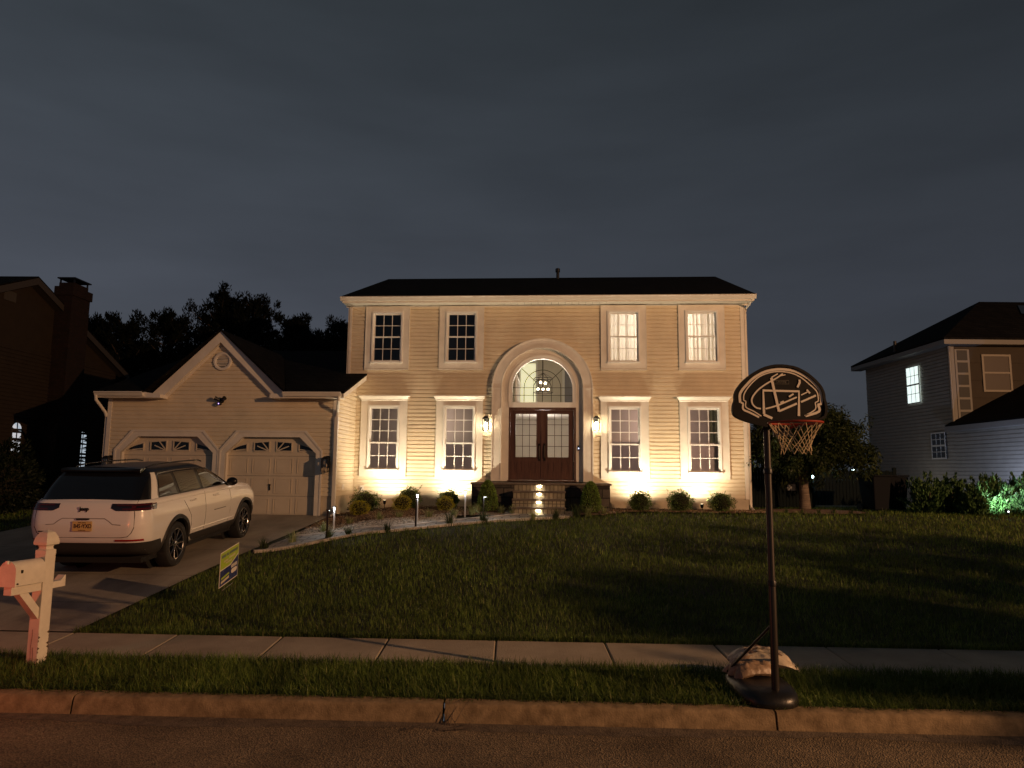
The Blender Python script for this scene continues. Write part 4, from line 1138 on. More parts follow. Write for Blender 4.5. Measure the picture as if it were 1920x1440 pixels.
# river stones by the drive
M_PEB = leaf_mat('river_stones', (.12, .10, .075), (.46, .40, .32), trans=0)
V = []; F = []
ico = [(0, 0, 1), (.894, 0, .447), (.276, .851, .447), (-.724, .526, .447), (-.724, -.526, .447), (.276, -.851, .447), (.724, .526, -.447), (-.276, .851, -.447), (-.894, 0, -.447), (-.276, -.851, -.447), (.724, -.526, -.447), (0, 0, -1)]
icf = [(0, 1, 2), (0, 2, 3), (0, 3, 4), (0, 4, 5), (0, 5, 1), (1, 6, 2), (2, 7, 3), (3, 8, 4), (4, 9, 5), (5, 10, 1), (6, 7, 2), (7, 8, 3), (8, 9, 4), (9, 10, 5), (10, 6, 1), (11, 7, 6), (11, 8, 7), (11, 9, 8), (11, 10, 9), (11, 6, 10)]
I = np.array(ico); IF = np.array(icf)
cnt = 0
vs, fs = [], []
for _ in range(4200):
    f = rng.uniform(0, 1); g_ = rng.uniform(0, 1) ** 1.3
    k = f * 26; k0 = int(k); kf = k - k0; p = (fa[k0][0] * (1 - kf) + fa[k0 + 1][0] * kf, fa[k0][1] * (1 - kf) + fa[k0 + 1][1] * kf); x = p[0] - g_ * .25; y = p[1] + .06 + g_ * 1.15
    if x < -5.6 or y > -2.4: continue
    w = W(x, y); s = rng.uniform(.014, .034)
    vs.append(I * np.array([s * rng.uniform(.8, 1.4), s * rng.uniform(.8, 1.3), s * .6]) + np.array([w[0], w[1], w[2] + .025])); fs.append(IF + 12 * cnt); cnt += 1
o = np_mesh('river_stones', np.vstack(vs), np.vstack(fs), 3, M_PEB); tag(o, kind='stuff')

tl = [(-2.97, -3.35, 0), (-2.45, -2.95, 0), (-3.72, -3.35, 0), (-4.05, -3.9, 0), (-4.7, -4.1, 0), (-2.05, -2.55, 0), (-1.95, -2.2, 0), (-1.35, -2.15, 0), (-1.05, -2.3, 0),
      (-5.25, -6.15, 0), (-5.52, -6.9, 1), (-4.55, -6.0, 1), (-4.2, -5.85, 1), (-3.5, -5.45, 1), (-2.35, -4.4, 1), (-1.62, -3.85, 1), (-.5, -3.25, 0), (.05, -3.0, 1), (.55, -2.55, 1), (.85, -2.4, 0), (1.25, -2.05, 0), (-5.0, -5.0, 0)]
words = ['beside the golden shrub nearest the porch', 'in front of the third golden shrub', 'in front of the second golden shrub', 'left of the tall double path light', 'among the river stones', 'at the foot of the third path light', 'by the left end of the porch',
         'left of the left conical evergreen', 'right of the left conical evergreen', 'where the walkway leaves the driveway', 'at the tip of the lawn by the driveway', 'at the foot of the black unlit path light', 'on the lawn edge right of the first path light',
         'on the lawn edge before the river stones', 'on the lawn edge right of the double path light', 'on the lawn edge below the third path light', 'on the lawn edge below the left end of the steps', 'right in front of the lit steps', 'at the right end of the lit steps', 'left of the right conical evergreen', 'right of the right conical evergreen', 'between the garage and the river stones']
for i, ((x, y, dk), w_) in enumerate(zip(tl, words)):
    tuft(x, y, ('dark' if dk else 'pale striped') + ' grass tuft ' + w_, bool(dk), .85 + .45 * random.random(), 200 + i)

# ------------------------------------------------------------------ path lights
def path_light(lx, ly, label, face, h=.52, lit=True, power=4):
    """flat bollard; its lens under the cap shines down the face turned by `face` radians"""
    w = W(lx, ly); t = thing('path_light', label, 'path light', w, face, 'bollard lights along the walkway')
    b = MB(); b.box(-.019, .019, -.012, .012, -.05, h); bevel(b.build('post', mat('bollard_lit_metal', (.45, .45, .44), .5, .2) if lit else M_BLACK, t), .003)  # lit posts get a paler colour, standing in for lamplight on the face
    b = MB(); b.box(-.03, .03, -.085, .014, h + .001, h + .022); b.build('cap', M_BLACK, t)
    b = MB(); b.box(-.02, .02, -.07, -.02, h - .006, h + .0005); b.build('lens', M_WHITELED, t)
    lamp('path_light_glow', 'SPOT', (0, -.05, h - .012), power, (.95, .97, 1.0), .008, t, aim=(0, -.02, h - .30), spot=160, blend=.4)
    return t
path_light(-4.81, -4.9, 'lit bollard light at the driveway end of the walkway', 0.0)
path_light(-4.62, -5.95, 'dark backed bollard light on the lawn edge nearest the driveway', pi, .56, False)
path_light(-3.12, -4.15, 'bright bollard light in the middle of the walkway', 0.0, .64)
path_light(-2.99, -4.95, 'dark backed bollard light on the lawn edge beside the bright one', pi, .62, False)
path_light(-2.2, -2.75, 'slim bollard light just left of the stone porch', 0.0, .6)
path_light(-1.66, -3.6, 'slim dark bollard light in front of the left conical evergreen', pi - 2.2, .55, False)

# ------------------------------------------------------------------ uplights at the facade
def uplight(lx, label, power, tgt=None, dist=.70, z=1.18):
    w = W(lx, -dist, z); t = thing('ground_uplight', label, 'uplight', w, HY, 'facade uplights')
    b = MB(); b.lathe([(.0, -.0), (.03, -.0), (.042, .05), (.045, .11), (.0, .11)], 16); hd = b.build('lamp_head', M_BLACK, t, smooth=True)
    b = MB(); b.lathe([(.0001, .112), (.036, .112)], 16); b.build('lens', mat('uplight_lens', (1, 1, 1), .5, emit=(1, .82, .5), estr=8), t)
    b = MB(); b.tube([(0, 0, 0), (0, 0, -.2)], .01, 6); b.build('stake', M_BLACK, t)
    lamp('uplight_beam', 'SPOT', (0, 0.0, .13), power, (1.0, 0.82, 0.56), .02, t, aim=(0, .16, 1.0), spot=168, blend=1.0)
uplight(-4.72, 'ground uplight left of the second dark shrub', 250)
uplight(-2.88, 'ground uplight under the window left of the porch', 305, dist=.66)
uplight(2.36, 'ground uplight under the window right of the porch', 285, dist=.66)
uplight(3.98, 'ground uplight under the rightmost window', 250)

# ------------------------------------------------------------------ lawns
L_GRASS = leaf_mat('lawn_grass', (0.040, 0.076, 0.014), (0.16, 0.225, 0.042), (0.28, 0.27, 0.11), trans=.3)
def patchy(m):      # worn and lush patches, faint mowing bands
    nt = m.node_tree; b_ = nt.nodes['Principled BSDF']; src = b_.inputs['Base Color'].links[0].from_socket
    t = nt.nodes.new('ShaderNodeTexCoord'); n1 = nt.nodes.new('ShaderNodeTexNoise'); n1.inputs['Scale'].default_value = .55; n1.inputs['Detail'].default_value = 5
    n2 = nt.nodes.new('ShaderNodeTexNoise'); n2.inputs['Scale'].default_value = 3.1; n2.inputs['Detail'].default_value = 3
    w_ = nt.nodes.new('ShaderNodeTexWave'); w_.bands_direction = 'X'; w_.inputs['Scale'].default_value = .28; w_.inputs['Distortion'].default_value = 1.2
    for q in (n1, n2, w_): nt.links.new(t.outputs['Object'], q.inputs['Vector'])
    a = nt.nodes.new('ShaderNodeMath'); a.operation = 'ADD'; nt.links.new(n1.outputs[0], a.inputs[0]); nt.links.new(n2.outputs[0], a.inputs[1])
    mr = nt.nodes.new('ShaderNodeMapRange'); mr.inputs[1].default_value = .7; mr.inputs[2].default_value = 1.3; mr.inputs[3].default_value = .55; mr.inputs[4].default_value = 1.4
    nt.links.new(a.outputs[0], mr.inputs[0])
    m2 = nt.nodes.new('ShaderNodeMapRange'); m2.inputs[3].default_value = .88; m2.inputs[4].default_value = 1.1; nt.links.new(w_.outputs[0], m2.inputs[0])
    mu_ = nt.nodes.new('ShaderNodeMath'); mu_.operation = 'MULTIPLY'; nt.links.new(mr.outputs[0], mu_.inputs[0]); nt.links.new(m2.outputs[0], mu_.inputs[1])
    v_ = nt.nodes.new('ShaderNodeVectorMath'); v_.operation = 'SCALE'; nt.links.new(src, v_.inputs[0]); nt.links.new(mu_.outputs[0], v_.inputs['Scale'])
    nt.links.new(v_.outputs[0], b_.inputs['Base Color'])
    for nd in nt.nodes:
        if nd.type == 'BSDF_TRANSLUCENT': nt.links.new(v_.outputs[0], nd.inputs[0])
patchy(L_GRASS)
def lawn_inside(x, y):
    """world arrays -> mask of the front lawn"""
    u = y - SY * x
    c, s = cos(HY), sin(HY)
    lx = (x - HO.x) * c + (y - HO.y) * s; ly = -(x - HO.x) * s + (y - HO.y) * c
    k = (u > 8.235) & (x > (-5.0 + .25 * np.clip((u - 11) / 8, 0, 1)) + .02) & (x < 14)
    # lawn edge follows the near side of the walkway
    ex = np.array([-9] + [p[0] for p in near] + [.9, 1.6, 2.4, 4.8, 5.9, 6.2, 30]); eyy = np.array([-6.95] + [p[1] for p in near] + [-2.35, -1.75, -1.4, -1.35, -1.0, .4, .4])
    lim = np.interp(lx, ex, eyy) - .04
    # mulch ring of the tree right of the house
    k &= ly < np.where(lx > 5.6, 3.0, lim)
    k &= ((lx - 7.1) / 1.45) ** 2 + ((ly - .1) / 1.25) ** 2 > 1
    return k
def scatter(x0, x1, y0, y1, n):
    x = rng.uniform(x0, x1, n); y = rng.uniform(y0, y1, n); return x, y
roots = []
for (x0, x1, u0, u1, dens, h, w) in ((-5.2, 8.5, 7.9, 10.2, 2100, .058, .0056), (-5.2, 12, 10.2, 13, 1100, .062, .0078), (-5.2, 13, 13, 17, 480, .07, .011), (-5.2, 14, 17, 23, 270, .07, .014)):
    n = int((x1 - x0) * (u1 - u0) * dens); x, y = scatter(x0, x1, u0, u1, n)
    k = lawn_inside(x, y) & (y - SY * x > 8.235); x, y = x[k], y[k]
    cl = np.sin(x * 2.1 + np.sin(y * 1.7) * 2) * np.sin(y * 2.6 + np.sin(x * 1.3)) * .5 + .5
    keep = rng.uniform(0, 1, len(x)) < .6 + .4 * cl; x, y, cl = x[keep], y[keep], cl[keep]
    pts = np.stack([x, y, tz_np(x, y) - .03], 1)
    o = blades('lawn_grass', pts, h * 1.25, w, L_GRASS, None, .85); tag(o, kind='stuff')
# verge between kerb and sidewalk
n = int(20 * .95 * 5200); x = rng.uniform(-9, 9.5, n); u = rng.uniform(6.36, 7.36, n); y = u + SY * x
k = (x > -6.1)
x, y, u = x[k], y[k], u[k]
pts = np.stack([x, y, tz_np(x, y) - .03], 1)
lean = np.where(u < 6.6, 1, 0)
o = blades('verge_grass', pts[u >= 6.6], .105, .0062, L_GRASS, None, .9); tag(o, kind='stuff')
o = blades('verge_grass', pts[u < 6.6], .10, .0062, L_GRASS, None, 1.5); tag(o, kind='stuff')
# fringe hanging over the sidewalk and drive edges
x = rng.uniform(-5, 9, 9000); u = rng.uniform(8.21, 8.32, 9000); y = u + SY * x
o = blades('lawn_grass', np.stack([x, y, tz_np(x, y) - .02], 1), .085, .0065, L_GRASS, None, 1.1); tag(o, kind='stuff')
# neighbour lawns
n = 9000; x = rng.uniform(-16, -11.2, n); y = rng.uniform(12, 20, n)
o = blades('lawn_grass', np.stack([x, y, tz_np(x, y) - .03], 1), .08, .02, L_GRASS, None, .9); tag(o, kind='stuff')

# ------------------------------------------------------------------ parked car
M_CARW = mat('white_car_paint', (0.80, 0.79, 0.77), 0.2, coat=1.0)
M_CARB = mat('black_car_paint', (0.006, 0.006, 0.007), 0.3, spec=.35)
M_CLAD = mat('grey_black_cladding', (0.030, 0.029, 0.028), 0.5)
M_CGL = mat('car_glass', (0.004, 0.004, 0.005), 0.03, spec=.8)
M_TYRE = mat('tyre_rubber', (0.012, 0.012, 0.012), 0.75, bump=.2, bscale=60)
M_RIM = mat('dark_alloy', (0.03, 0.03, 0.032), 0.25, .8)
M_RIMB = mat('machined_alloy', (0.55, 0.53, 0.50), 0.22, 1.0)
M_CHROME = mat('chrome', (0.6, 0.6, 0.6), 0.12, 1.0)
M_TAILR = mat('red_lamp_lens', (0.07, 0.004, 0.004), 0.12, coat=.8)
M_TAILD = mat('dark_lamp_lens', (0.012, 0.004, 0.004), 0.08, coat=1.0)
M_SEAM = mat('panel_gap', (0.01, 0.01, 0.01), 0.9)
M_WELL = mat('wheel_well', (0.006, 0.006, 0.006), 0.95)
CX, CY = -6.535, 11.08
cz0 = tz(CX, CY + 1.18); cz1 = tz(CX, CY + 4.27)
pitch = math.atan2(cz1 - cz0, 3.09)
car = thing('parked_car', 'white sport utility car with black roof parked on the driveway, rear facing the street', 'car')
car.rotation_euler = (pitch, 0, R(0.3)); car.location = (CX, CY, cz0 - 1.18 * math.tan(pitch) + .004); car.scale = (.95, .985, .965)

LV = [ # z, half width, rear y, front y, corner radius rear, front
    (0.30, .80, .50, 4.85, .20, .30), (0.36, .88, .26, 4.98, .24, .34), (0.44, .925, .14, 5.06, .27, .38), (0.56, .955, .075, 5.13, .30, .42), (0.62, .966, .04, 5.15, .30, .43), (0.72, .978, .015, 5.17, .30, .44), (0.84, .984, .0, 5.17, .29, .45),
    (0.96, .980, .012, 5.15, .28, .45), (1.03, .970, .022, 5.13, .27, .45), (1.10, .962, .032, 5.08, .26, .45), (1.17, .948, .06, 5.0, .26, .44), (1.215, .930, .095, 4.93, .25, .43), (1.24, .905, .13, 4.86, .25, .43)]
GL = [(1.235, .885, .145, 4.02, .22, .55), (1.30, .865, .175, 3.82, .21, .52), (1.42, .825, .245, 3.50, .20, .50), (1.54, .782, .335, 3.20, .19, .48), (1.62, .745, .41, 2.98, .18, .46), (1.68, .70, .46, 2.78, .18, .45), (1.715, .64, .50, 2.62, .18, .42), (1.735, .54, .56, 2.40, .18, .40)]
def lvl(T, z):
    if z <= T[0][0]: return T[0]
    for a, c in zip(T[:-1], T[1:]):
        if z <= c[0]:
            f = (z - a[0]) / (c[0] - a[0]); return tuple(p + (q - p) * f for p, q in zip(a, c))
    return T[-1]
def outline(T, z, s, off=0.0):
    """s metres from the rear centre along the right half of the outline"""
    _, w, yr, yf, rr, rf = lvl(T, z)
    bow = .035
    a = w - rr
    if s < a: x, y, nx, ny = s, yr, 0, -1
    elif s < a + rr * pi / 2:
        t = (s - a) / rr; x = a + rr * sin(t); y = yr + rr * (1 - cos(t)); nx, ny = sin(t), -cos(t)
    else:
        d = s - a - rr * pi / 2; Ls = yf - rf - (yr + rr)
        if d < Ls: x, y, nx, ny = w, yr + rr + d, 1, 0
        else:
            d -= Ls
            if d < rf * pi / 2:
                t = d / rf; x = w - rf + rf * cos(t); y = yf - rf + rf * sin(t); nx, ny = cos(t), sin(t)
            else: d -= rf * pi / 2; x = w - rf - d; y = yf; nx, ny = 0, 1
    if y < yr + rr + .3: y += bow * (min(1, x / w)) ** 2 * max(0, 1 - (y - yr) / .6)
    return x + nx * off, y + ny * off
def hoodz(y, z):
    if z > .7: return z - .11 * ss((y - 3.75) / 1.3) * ss((z - .7) / .5)
    return z
def total(T, z):
    _, w, yr, yf, rr, rf = lvl(T, z); return (w - rr) + rr * pi / 2 + (yf - rf - yr - rr) + rf * pi / 2 + (w - rf)
def side_s(T, z, y):
    _, w, yr, yf, rr, rf = lvl(T, z); return (w - rr) + rr * pi / 2 + (y - yr - rr)
def cpt(T, z, s, off=0, mir=1):
    x, y = outline(T, z, s, off); return (mir * x, y, hoodz(y, z) if T is LV else z)
def shell(T, zs, name, m, parent, ns=150, cut=None, cap=True):
    b = MB()
    for mir in (1, -1):
        P = []
        for z in zs:
            tt = total(T, z); P.append([cpt(T, z, tt * i / ns, 0, mir) for i in range(ns + 1)])
        base = len(b.v)
        for row in P: b.v += row
        c = ns + 1
        for i in range(len(zs) - 1):
            for j in range(ns):
                q = (base + i * c + j, base + i * c + j + 1, base + (i + 1) * c + j + 1, base + (i + 1) * c + j)
                if cut and any(cut(b.v[k]) for k in q): continue
                b.f.append(q if mir == 1 else q[::-1])
    if cap:
        for mir in (1, -1):     # crowned lid
            z = zs[-1]; tt = total(T, z); edge = [cpt(T, z, tt * i / ns, 0, mir) for i in range(ns + 1)]
            rows = []
            for f in (0, .25, .5, .75, 1):
                rows.append([(p[0] * (1 - f), p[1], p[2] + cap * (1 - (1 - f) ** 2)) for p in edge])
            b.grid(rows if mir == 1 else [r[::-1] for r in rows])
    import bmesh
    o = b.build(name, m, parent, smooth=True, sharp=40)
    bm = bmesh.new(); bm.from_mesh(o.data); bmesh.ops.remove_doubles(bm, verts=bm.verts, dist=.0008); bmesh.ops.recalc_face_normals(bm, faces=bm.faces); bm.to_mesh(o.data); bm.free()
    return o
RA, FA, WR, AR = 1.18, 4.27, .385, .455       # axle positions, wheel and arch radii
def in_arch(p): return abs(p[0]) > .6 and min(math.hypot(p[1] - RA, p[2] - WR), math.hypot(p[1] - FA, p[2] - WR)) < AR + .004
body = shell(LV, [.30, .33, .36, .40, .44, .48, .52, .56, .60, .64, .68, .72, .76, .80, .84, .88, .92, .96, 1.0, 1.03, 1.065, 1.10, 1.135, 1.17, 1.195, 1.215, 1.23, 1.24], 'body', M_CARW, car, 170, in_arch, .015)
cabin = shell(GL, [1.235, 1.27, 1.30, 1.36, 1.42, 1.48, 1.54, 1.58, 1.62, 1.65, 1.68, 1.70, 1.715, 1.727, 1.735], 'roof', M_CARB, car, 150, None, .015)
def patch(T, s0, s1, zlo, zhi, off, name, m, parent, n=14, k=5, mir=1, th=None):
    """skin patch between path lengths; zlo,zhi functions of s or numbers"""
    fl_ = zlo if callable(zlo) else (lambda s: zlo); fh = zhi if callable(zhi) else (lambda s: zhi)
    P = []
    for i in range(n + 1):
        s = s0 + (s1 - s0) * i / n; a, c = fl_(s), fh(s)
        P.append([cpt(T, a + (c - a) * j / k, s, off, mir) for j in range(k + 1)])
    b = MB(); b.grid(P)
    # edge returns so the patch has thickness
    def edge(seq):
        ins = []
        for (i, j) in seq:
            s = s0 + (s1 - s0) * i / n; a, c = fl_(s), fh(s); ins.append(cpt(T, a + (c - a) * j / k, s, -.003, mir))
        b.grid([[P[i][j] for i, j in seq], ins])
    edge([(i, 0) for i in range(n + 1)]); edge([(i, k) for i in range(n + 1)]); edge([(0, j) for j in range(k + 1)]); edge([(n, j) for j in range(k + 1)])
    return b.build(name, m, parent, smooth=True, sharp=50)
# rear window, dark, full width
for mir in (1, -1):
    pass
def both(T, s1, zlo, zhi, off, name, m, parent, n=24, k=5):
    """patch symmetric about the rear centre, one mesh"""
    fl_ = zlo if callable(zlo) else (lambda s: zlo); fh = zhi if callable(zhi) else (lambda s: zhi)
    P = []
    for i in range(-n, n + 1):
        s = abs(i) / n * s1; mir = 1 if i >= 0 else -1; a, c = fl_(s), fh(s)
        P.append([cpt(T, a + (c - a) * j / k, s, off, mir) for j in range(k + 1)])
    b = MB(); b.grid(P); N = 2 * n
    def edge(seq):
        ins = []
        for i, j in seq:
            s = abs(i - n) / n * s1; mir = 1 if i >= n else -1; a, c = fl_(s), fh(s); ins.append(cpt(T, a + (c - a) * j / k, s, -.003, mir))
        b.grid([[P[i][j] for i, j in seq], ins])
    edge([(i, 0) for i in range(N + 1)]); edge([(i, k) for i in range(N + 1)]); edge([(0, j) for j in range(k + 1)]); edge([(N, j) for j in range(k + 1)])
    return b.build(name, m, parent, smooth=True, sharp=50)
both(GL, .80, 1.245, 1.60, .006, 'rear_window', M_CGL, car)
# spoiler
b = MB()
P = []
for i in range(-14, 15):
    x = i / 14 * .66; yb = .37 + .05 * (x / .66) ** 2
    P.append([(x, .62, 1.735), (x, .44, 1.728), (x, yb, 1.70), (x, yb + .005, 1.683), (x, .44, 1.66)])
b.grid(P)
for r_ in (P[0], P[-1]): b.add(r_, [(0, 1, 2, 3, 4)])
b.build('spoiler', M_CARB, car, smooth=True)
# side glass and pillars
def side_panel(y0a, y0b, y1a, y1b, z0, z1, name, m, off, mir, k=6, n=10):
    """quad region on the cabin side: bottom y from y0a..y1a, top y from y0b..y1b"""
    P = []
    for j in range(k + 1):
        f = j / k; z = z0 + (z1 - z0) * f; a = y0a + (y0b - y0a) * f; c = y1a + (y1b - y1a) * f
        P.append([cpt(GL, z, side_s(GL, z, a + (c - a) * i / n), off, mir) for i in range(n + 1)])
    b = MB(); b.grid(P)
    rim = [P[0][i] for i in range(n + 1)] + [P[j][n] for j in range(1, k + 1)] + [P[k][i] for i in range(n - 1, -1, -1)] + [P[j][0] for j in range(k - 1, 0, -1)]
    ins = [(p[0] - mir * (off + .004), p[1], p[2]) for p in rim]
    b.grid([rim + [rim[0]], ins + [ins[0]]])
    return b.build(name, m, car, smooth=True, sharp=50)
for mir in (1, -1):
    side_panel(.66, .80, 1.30, 1.26, 1.265, 1.60, 'side_window', M_CGL, .006, mir)
    side_panel(1.40, 1.36, 2.22, 2.16, 1.265, 1.615, 'side_window', M_CGL, .006, mir)
    side_panel(2.34, 2.28, 3.36, 2.78, 1.265, 1.60, 'side_window', M_CGL, .006, mir)
    side_panel(.36, .60, .60, .74, 1.235, 1.655, 'rear_pillar', M_CARW, .009, mir)
    # bright trim over the side glass
    b = MB(); pts = []
    for y, z in ((.60, 1.27), (.74, 1.60), (.80, 1.625), (1.4, 1.645), (2.2, 1.64), (2.74, 1.615), (3.1, 1.46), (3.42, 1.275)):
        pts.append(cpt(GL, z, side_s(GL, z, y), .012, mir))
    b.tube(pts, .008, 6); b.build('window_trim', M_CHROME, car, smooth=True)
    b = MB(); b.tube([cpt(GL, 1.25, side_s(GL, 1.25, y), .014, mir) for y in lin(.62, 3.42, 24)], .009, 6); b.build('window_trim', M_CLAD, car, smooth=True)
    # roof rail
    b = MB(); pts = [(mir * .60, .72, 1.735)] + [(mir * .615, 0.92 + 1.75 * t, 1.766 + .014 * sin(pi * t)) for t in lin(0, 1, 12)] + [(mir * .59, 2.85, 1.735)]
    b.tube(pts, .013, 8); b.build('roof_rail', M_CARB, car, smooth=True)
    # mirror
    b = MB(); b.sphere((mir * 1.05, 3.33, 1.30), 1, 16, 10, (.115, .075, .085)); b.tube([(mir * .90, 3.38, 1.24), (mir * 1.0, 3.36, 1.27)], [.04, .03], 8); b.build('side_mirror', M_CARB, car, smooth=True)
    # tail lamp wraps the corner
    def zl(s): return 1.085 if s > .52 else 1.085 + .045 * ss((.52 - s) / .12)
    def zh(s): return 1.195 if s < 1.0 else 1.195 - .03 * ss((s - 1.0) / .25)
    tp = patch(LV, .42, 1.22, zl, zh, .008, 'tail_lamp', M_TAILD, car, 26, 4, mir)
    patch(LV, .60, 1.16, 1.10, 1.125, .012, 'lens', M_TAILR, tp, 20, 2, mir); patch(LV, .50, 1.19, 1.165, 1.185, .012, 'lens', M_TAILR, tp, 20, 2, mir)
    patch(LV, .74, .80, 1.13, 1.16, .012, 'lens', M_TAILR, tp, 4, 2, mir)
    patch(LV, .50, .93, .60, .632, .008, 'reflector', mat('red_reflector', (.30, .006, .006), .2, coat=.6), car, 16, 2, mir)
    # wheel arch ring
    for ya in (RA, FA):
        P = []
        for i in range(41):
            t = R(-14) + R(208) * i / 40
            row = []
            for r_, of in ((AR - .012, -.03), (AR - .010, .018), (AR + .05, .022), (AR + .062, .0)):
                y = ya + r_ * cos(t); z = max(.27, WR + r_ * sin(t)); s = side_s(LV, z, y)
                yy = y if y < 4.6 else y
                q = cpt(LV, z, s, of, mir); row.append((q[0], y if s < total(LV, z) * .78 else q[1], q[2] if ya == RA else hoodz(y, z)))
            P.append(row)
        b = MB(); b.grid(P); b.build('arch_trim', M_CLAD, car, smooth=True)
        b = MB(); P = []
        for i in range(25):
            t = pi * i / 24 * 1.1 - .16; P.append([(mir * .955, ya + .462 * cos(t), WR + .462 * sin(t)), (mir * .62, ya + .455 * cos(t), WR + .455 * sin(t))])
        b.grid(P); b.add([(mir * .62, ya + .456 * cos(2 * pi * i / 24), WR + .456 * sin(2 * pi * i / 24)) for i in range(24)], [tuple(range(24))]); b.build('wheel_well', M_WELL, car)
    # rocker cladding
    s0, s1 = side_s(LV, .5, RA + AR + .03), side_s(LV, .5, FA - AR - .03)
    patch(LV, s0, s1, .31, .475, .014, 'rocker_panel', M_CLAD, car, 20, 4, mir)
    b = MB(); b.tube([cpt(LV, .545, side_s(LV, .545, y), .004, mir) for y in lin(1.75, 3.72, 14)], .012, 6); b.build('sill_crease', M_CARW, car, smooth=True)
    # door gaps
    def gap(pts, name='door_gap'):
        b = MB(); b.tube([cpt(LV if z < 1.242 else GL, z, side_s(LV if z < 1.242 else GL, z, y), .0, mir) for y, z in pts], .0045, 5); return b.build(name, M_SEAM, car)
    gap([(2.27, z) for z in lin(.49, 1.238, 14)]); gap([(3.42, .49), (3.45, .7), (3.47, .95), (3.44, 1.12), (3.40, 1.238)]); gap([(1.36, 1.238), (1.42, 1.1), (1.55, .95), (1.66, .82), (1.70, .65), (1.70, .49)])
    # handles
    for yh in (1.62, 2.62):
        b = MB(); z = 1.09; b.tube([cpt(LV, z, side_s(LV, z, yh), .002, mir), cpt(LV, z, side_s(LV, z, yh + .03), .035, mir), cpt(LV, z, side_s(LV, z, yh + .19), .035, mir), cpt(LV, z, side_s(LV, z, yh + .22), .002, mir)], .016, 8); b.build('door_handle', M_CARW, car, smooth=True)
    # badge strip on the front door
    b = MB(); b.tube([cpt(LV, .80, side_s(LV, .80, y), .003, mir) for y in lin(2.66, 3.2, 6)], .007, 5); b.build('side_badge', M_CLAD, car)
    # shoulder crease highlight
    b = MB(); b.tube([cpt(LV, 1.155 + .01 * sin(y), side_s(LV, 1.155, y), -.004, mir) for y in lin(.45, 4.3, 40)], .012, 6); b.build('shoulder_crease', M_CARW, car, smooth=True)
    # headlamp and fog area at the far end
    tt = total(LV, .95); hl = patch(LV, tt - .92, tt - .42, .90, .985, .008, 'headlamp', mat('headlamp_lens', (.35, .36, .38), .08, coat=1), car, 14, 3, mir)
# tailgate details
both(LV, .90, .315, .575, .012, 'rear_bumper_lower', M_CLAD, car, 30, 6)
for mir in (1, -1): patch(LV, .90, side_s(LV, .45, RA - AR - .055), lambda s: .315, lambda s: .575 - .0 * s, .012, 'rear_bumper_lower', M_CLAD, car, 8, 5, mir)
def rear_line(pts, r, name, m, mirror=True, off=.0):
    b = MB()
    for mir in ((1, -1) if mirror else (1,)): b.tube([cpt(LV if z < 1.242 else GL, z, x, off, mir) for x, z in pts], r, 5)
    return b.build(name, m, car)
rear_line([(0, .665), (.60, .665), (.70, .68), (.76, .74), (.80, .82), (.80, 1.0), (.79, 1.08)], .0055, 'tailgate_gap', M_SEAM)
rear_line([(.80, 1.20), (.79, 1.238)], .005, 'tailgate_gap', M_SEAM)
rear_line([(0, .965), (.34, .965), (.40, .93), (.47, .875), (.60, .865)], .009, 'plate_recess_edge', mat('shadow_recess', (.30, .28, .26), .4), off=-.003)
b = MB(); b.box(-.10, .10, -.012, .05, .945, .972); b.build('tailgate_handle', M_SEAM, car)
pl = MB(); pl.box(-.155, .155, -.016, -.006, .77, .925); plate = pl.build('licence_plate', mat('plate_yellow', (.62, .42, .16), .45), car)
M_PT = mat('plate_ink', (.03, .012, .01), .6)
text('lettering', 'B45', .088, M_PT, plate, (-.078, -.0175, .847), xs=.80, bold=.0018); text('lettering', 'YXD', .088, M_PT, plate, (.082, -.0175, .847), xs=.80, bold=.0018)
text('lettering', 'New Jersey', .026, M_PT, plate, (0, -.0175, .905)); text('lettering', 'Garden State', .022, M_PT, plate, (0, -.0175, .785))
b = MB(); b.prism_y([(-.006, .83), (.004, .835), (.010, .865), (.0, .87), (-.004, .85)], -.0185, -.0165); b.build('state_symbol', M_PT, plate)
text('emblem', 'Jeep', .088, M_SEAM, car, (0, .020, 1.115), extrude=.006, bold=.002)
for i in range(2):
    b = MB(); b.box(-.72, -.62, .018, .04, .75 - i * .035, .765 - i * .035); b.build('badge', M_SEAM, car)
b = MB(); b.tube([(-.02, .30, 1.262), (.1, .262, 1.30), (.38, .235, 1.315)], .009, 6); b.build('rear_wiper', M_CLAD, car)
b = MB(); b.box(-.8, .8, .3, 4.8, .22, .30); b.build('underbody', M_WELL, car)
b = MB(); b.box(-.55, .55, 5.165, 5.18, .80, .90); b.build('grille', M_CLAD, car)

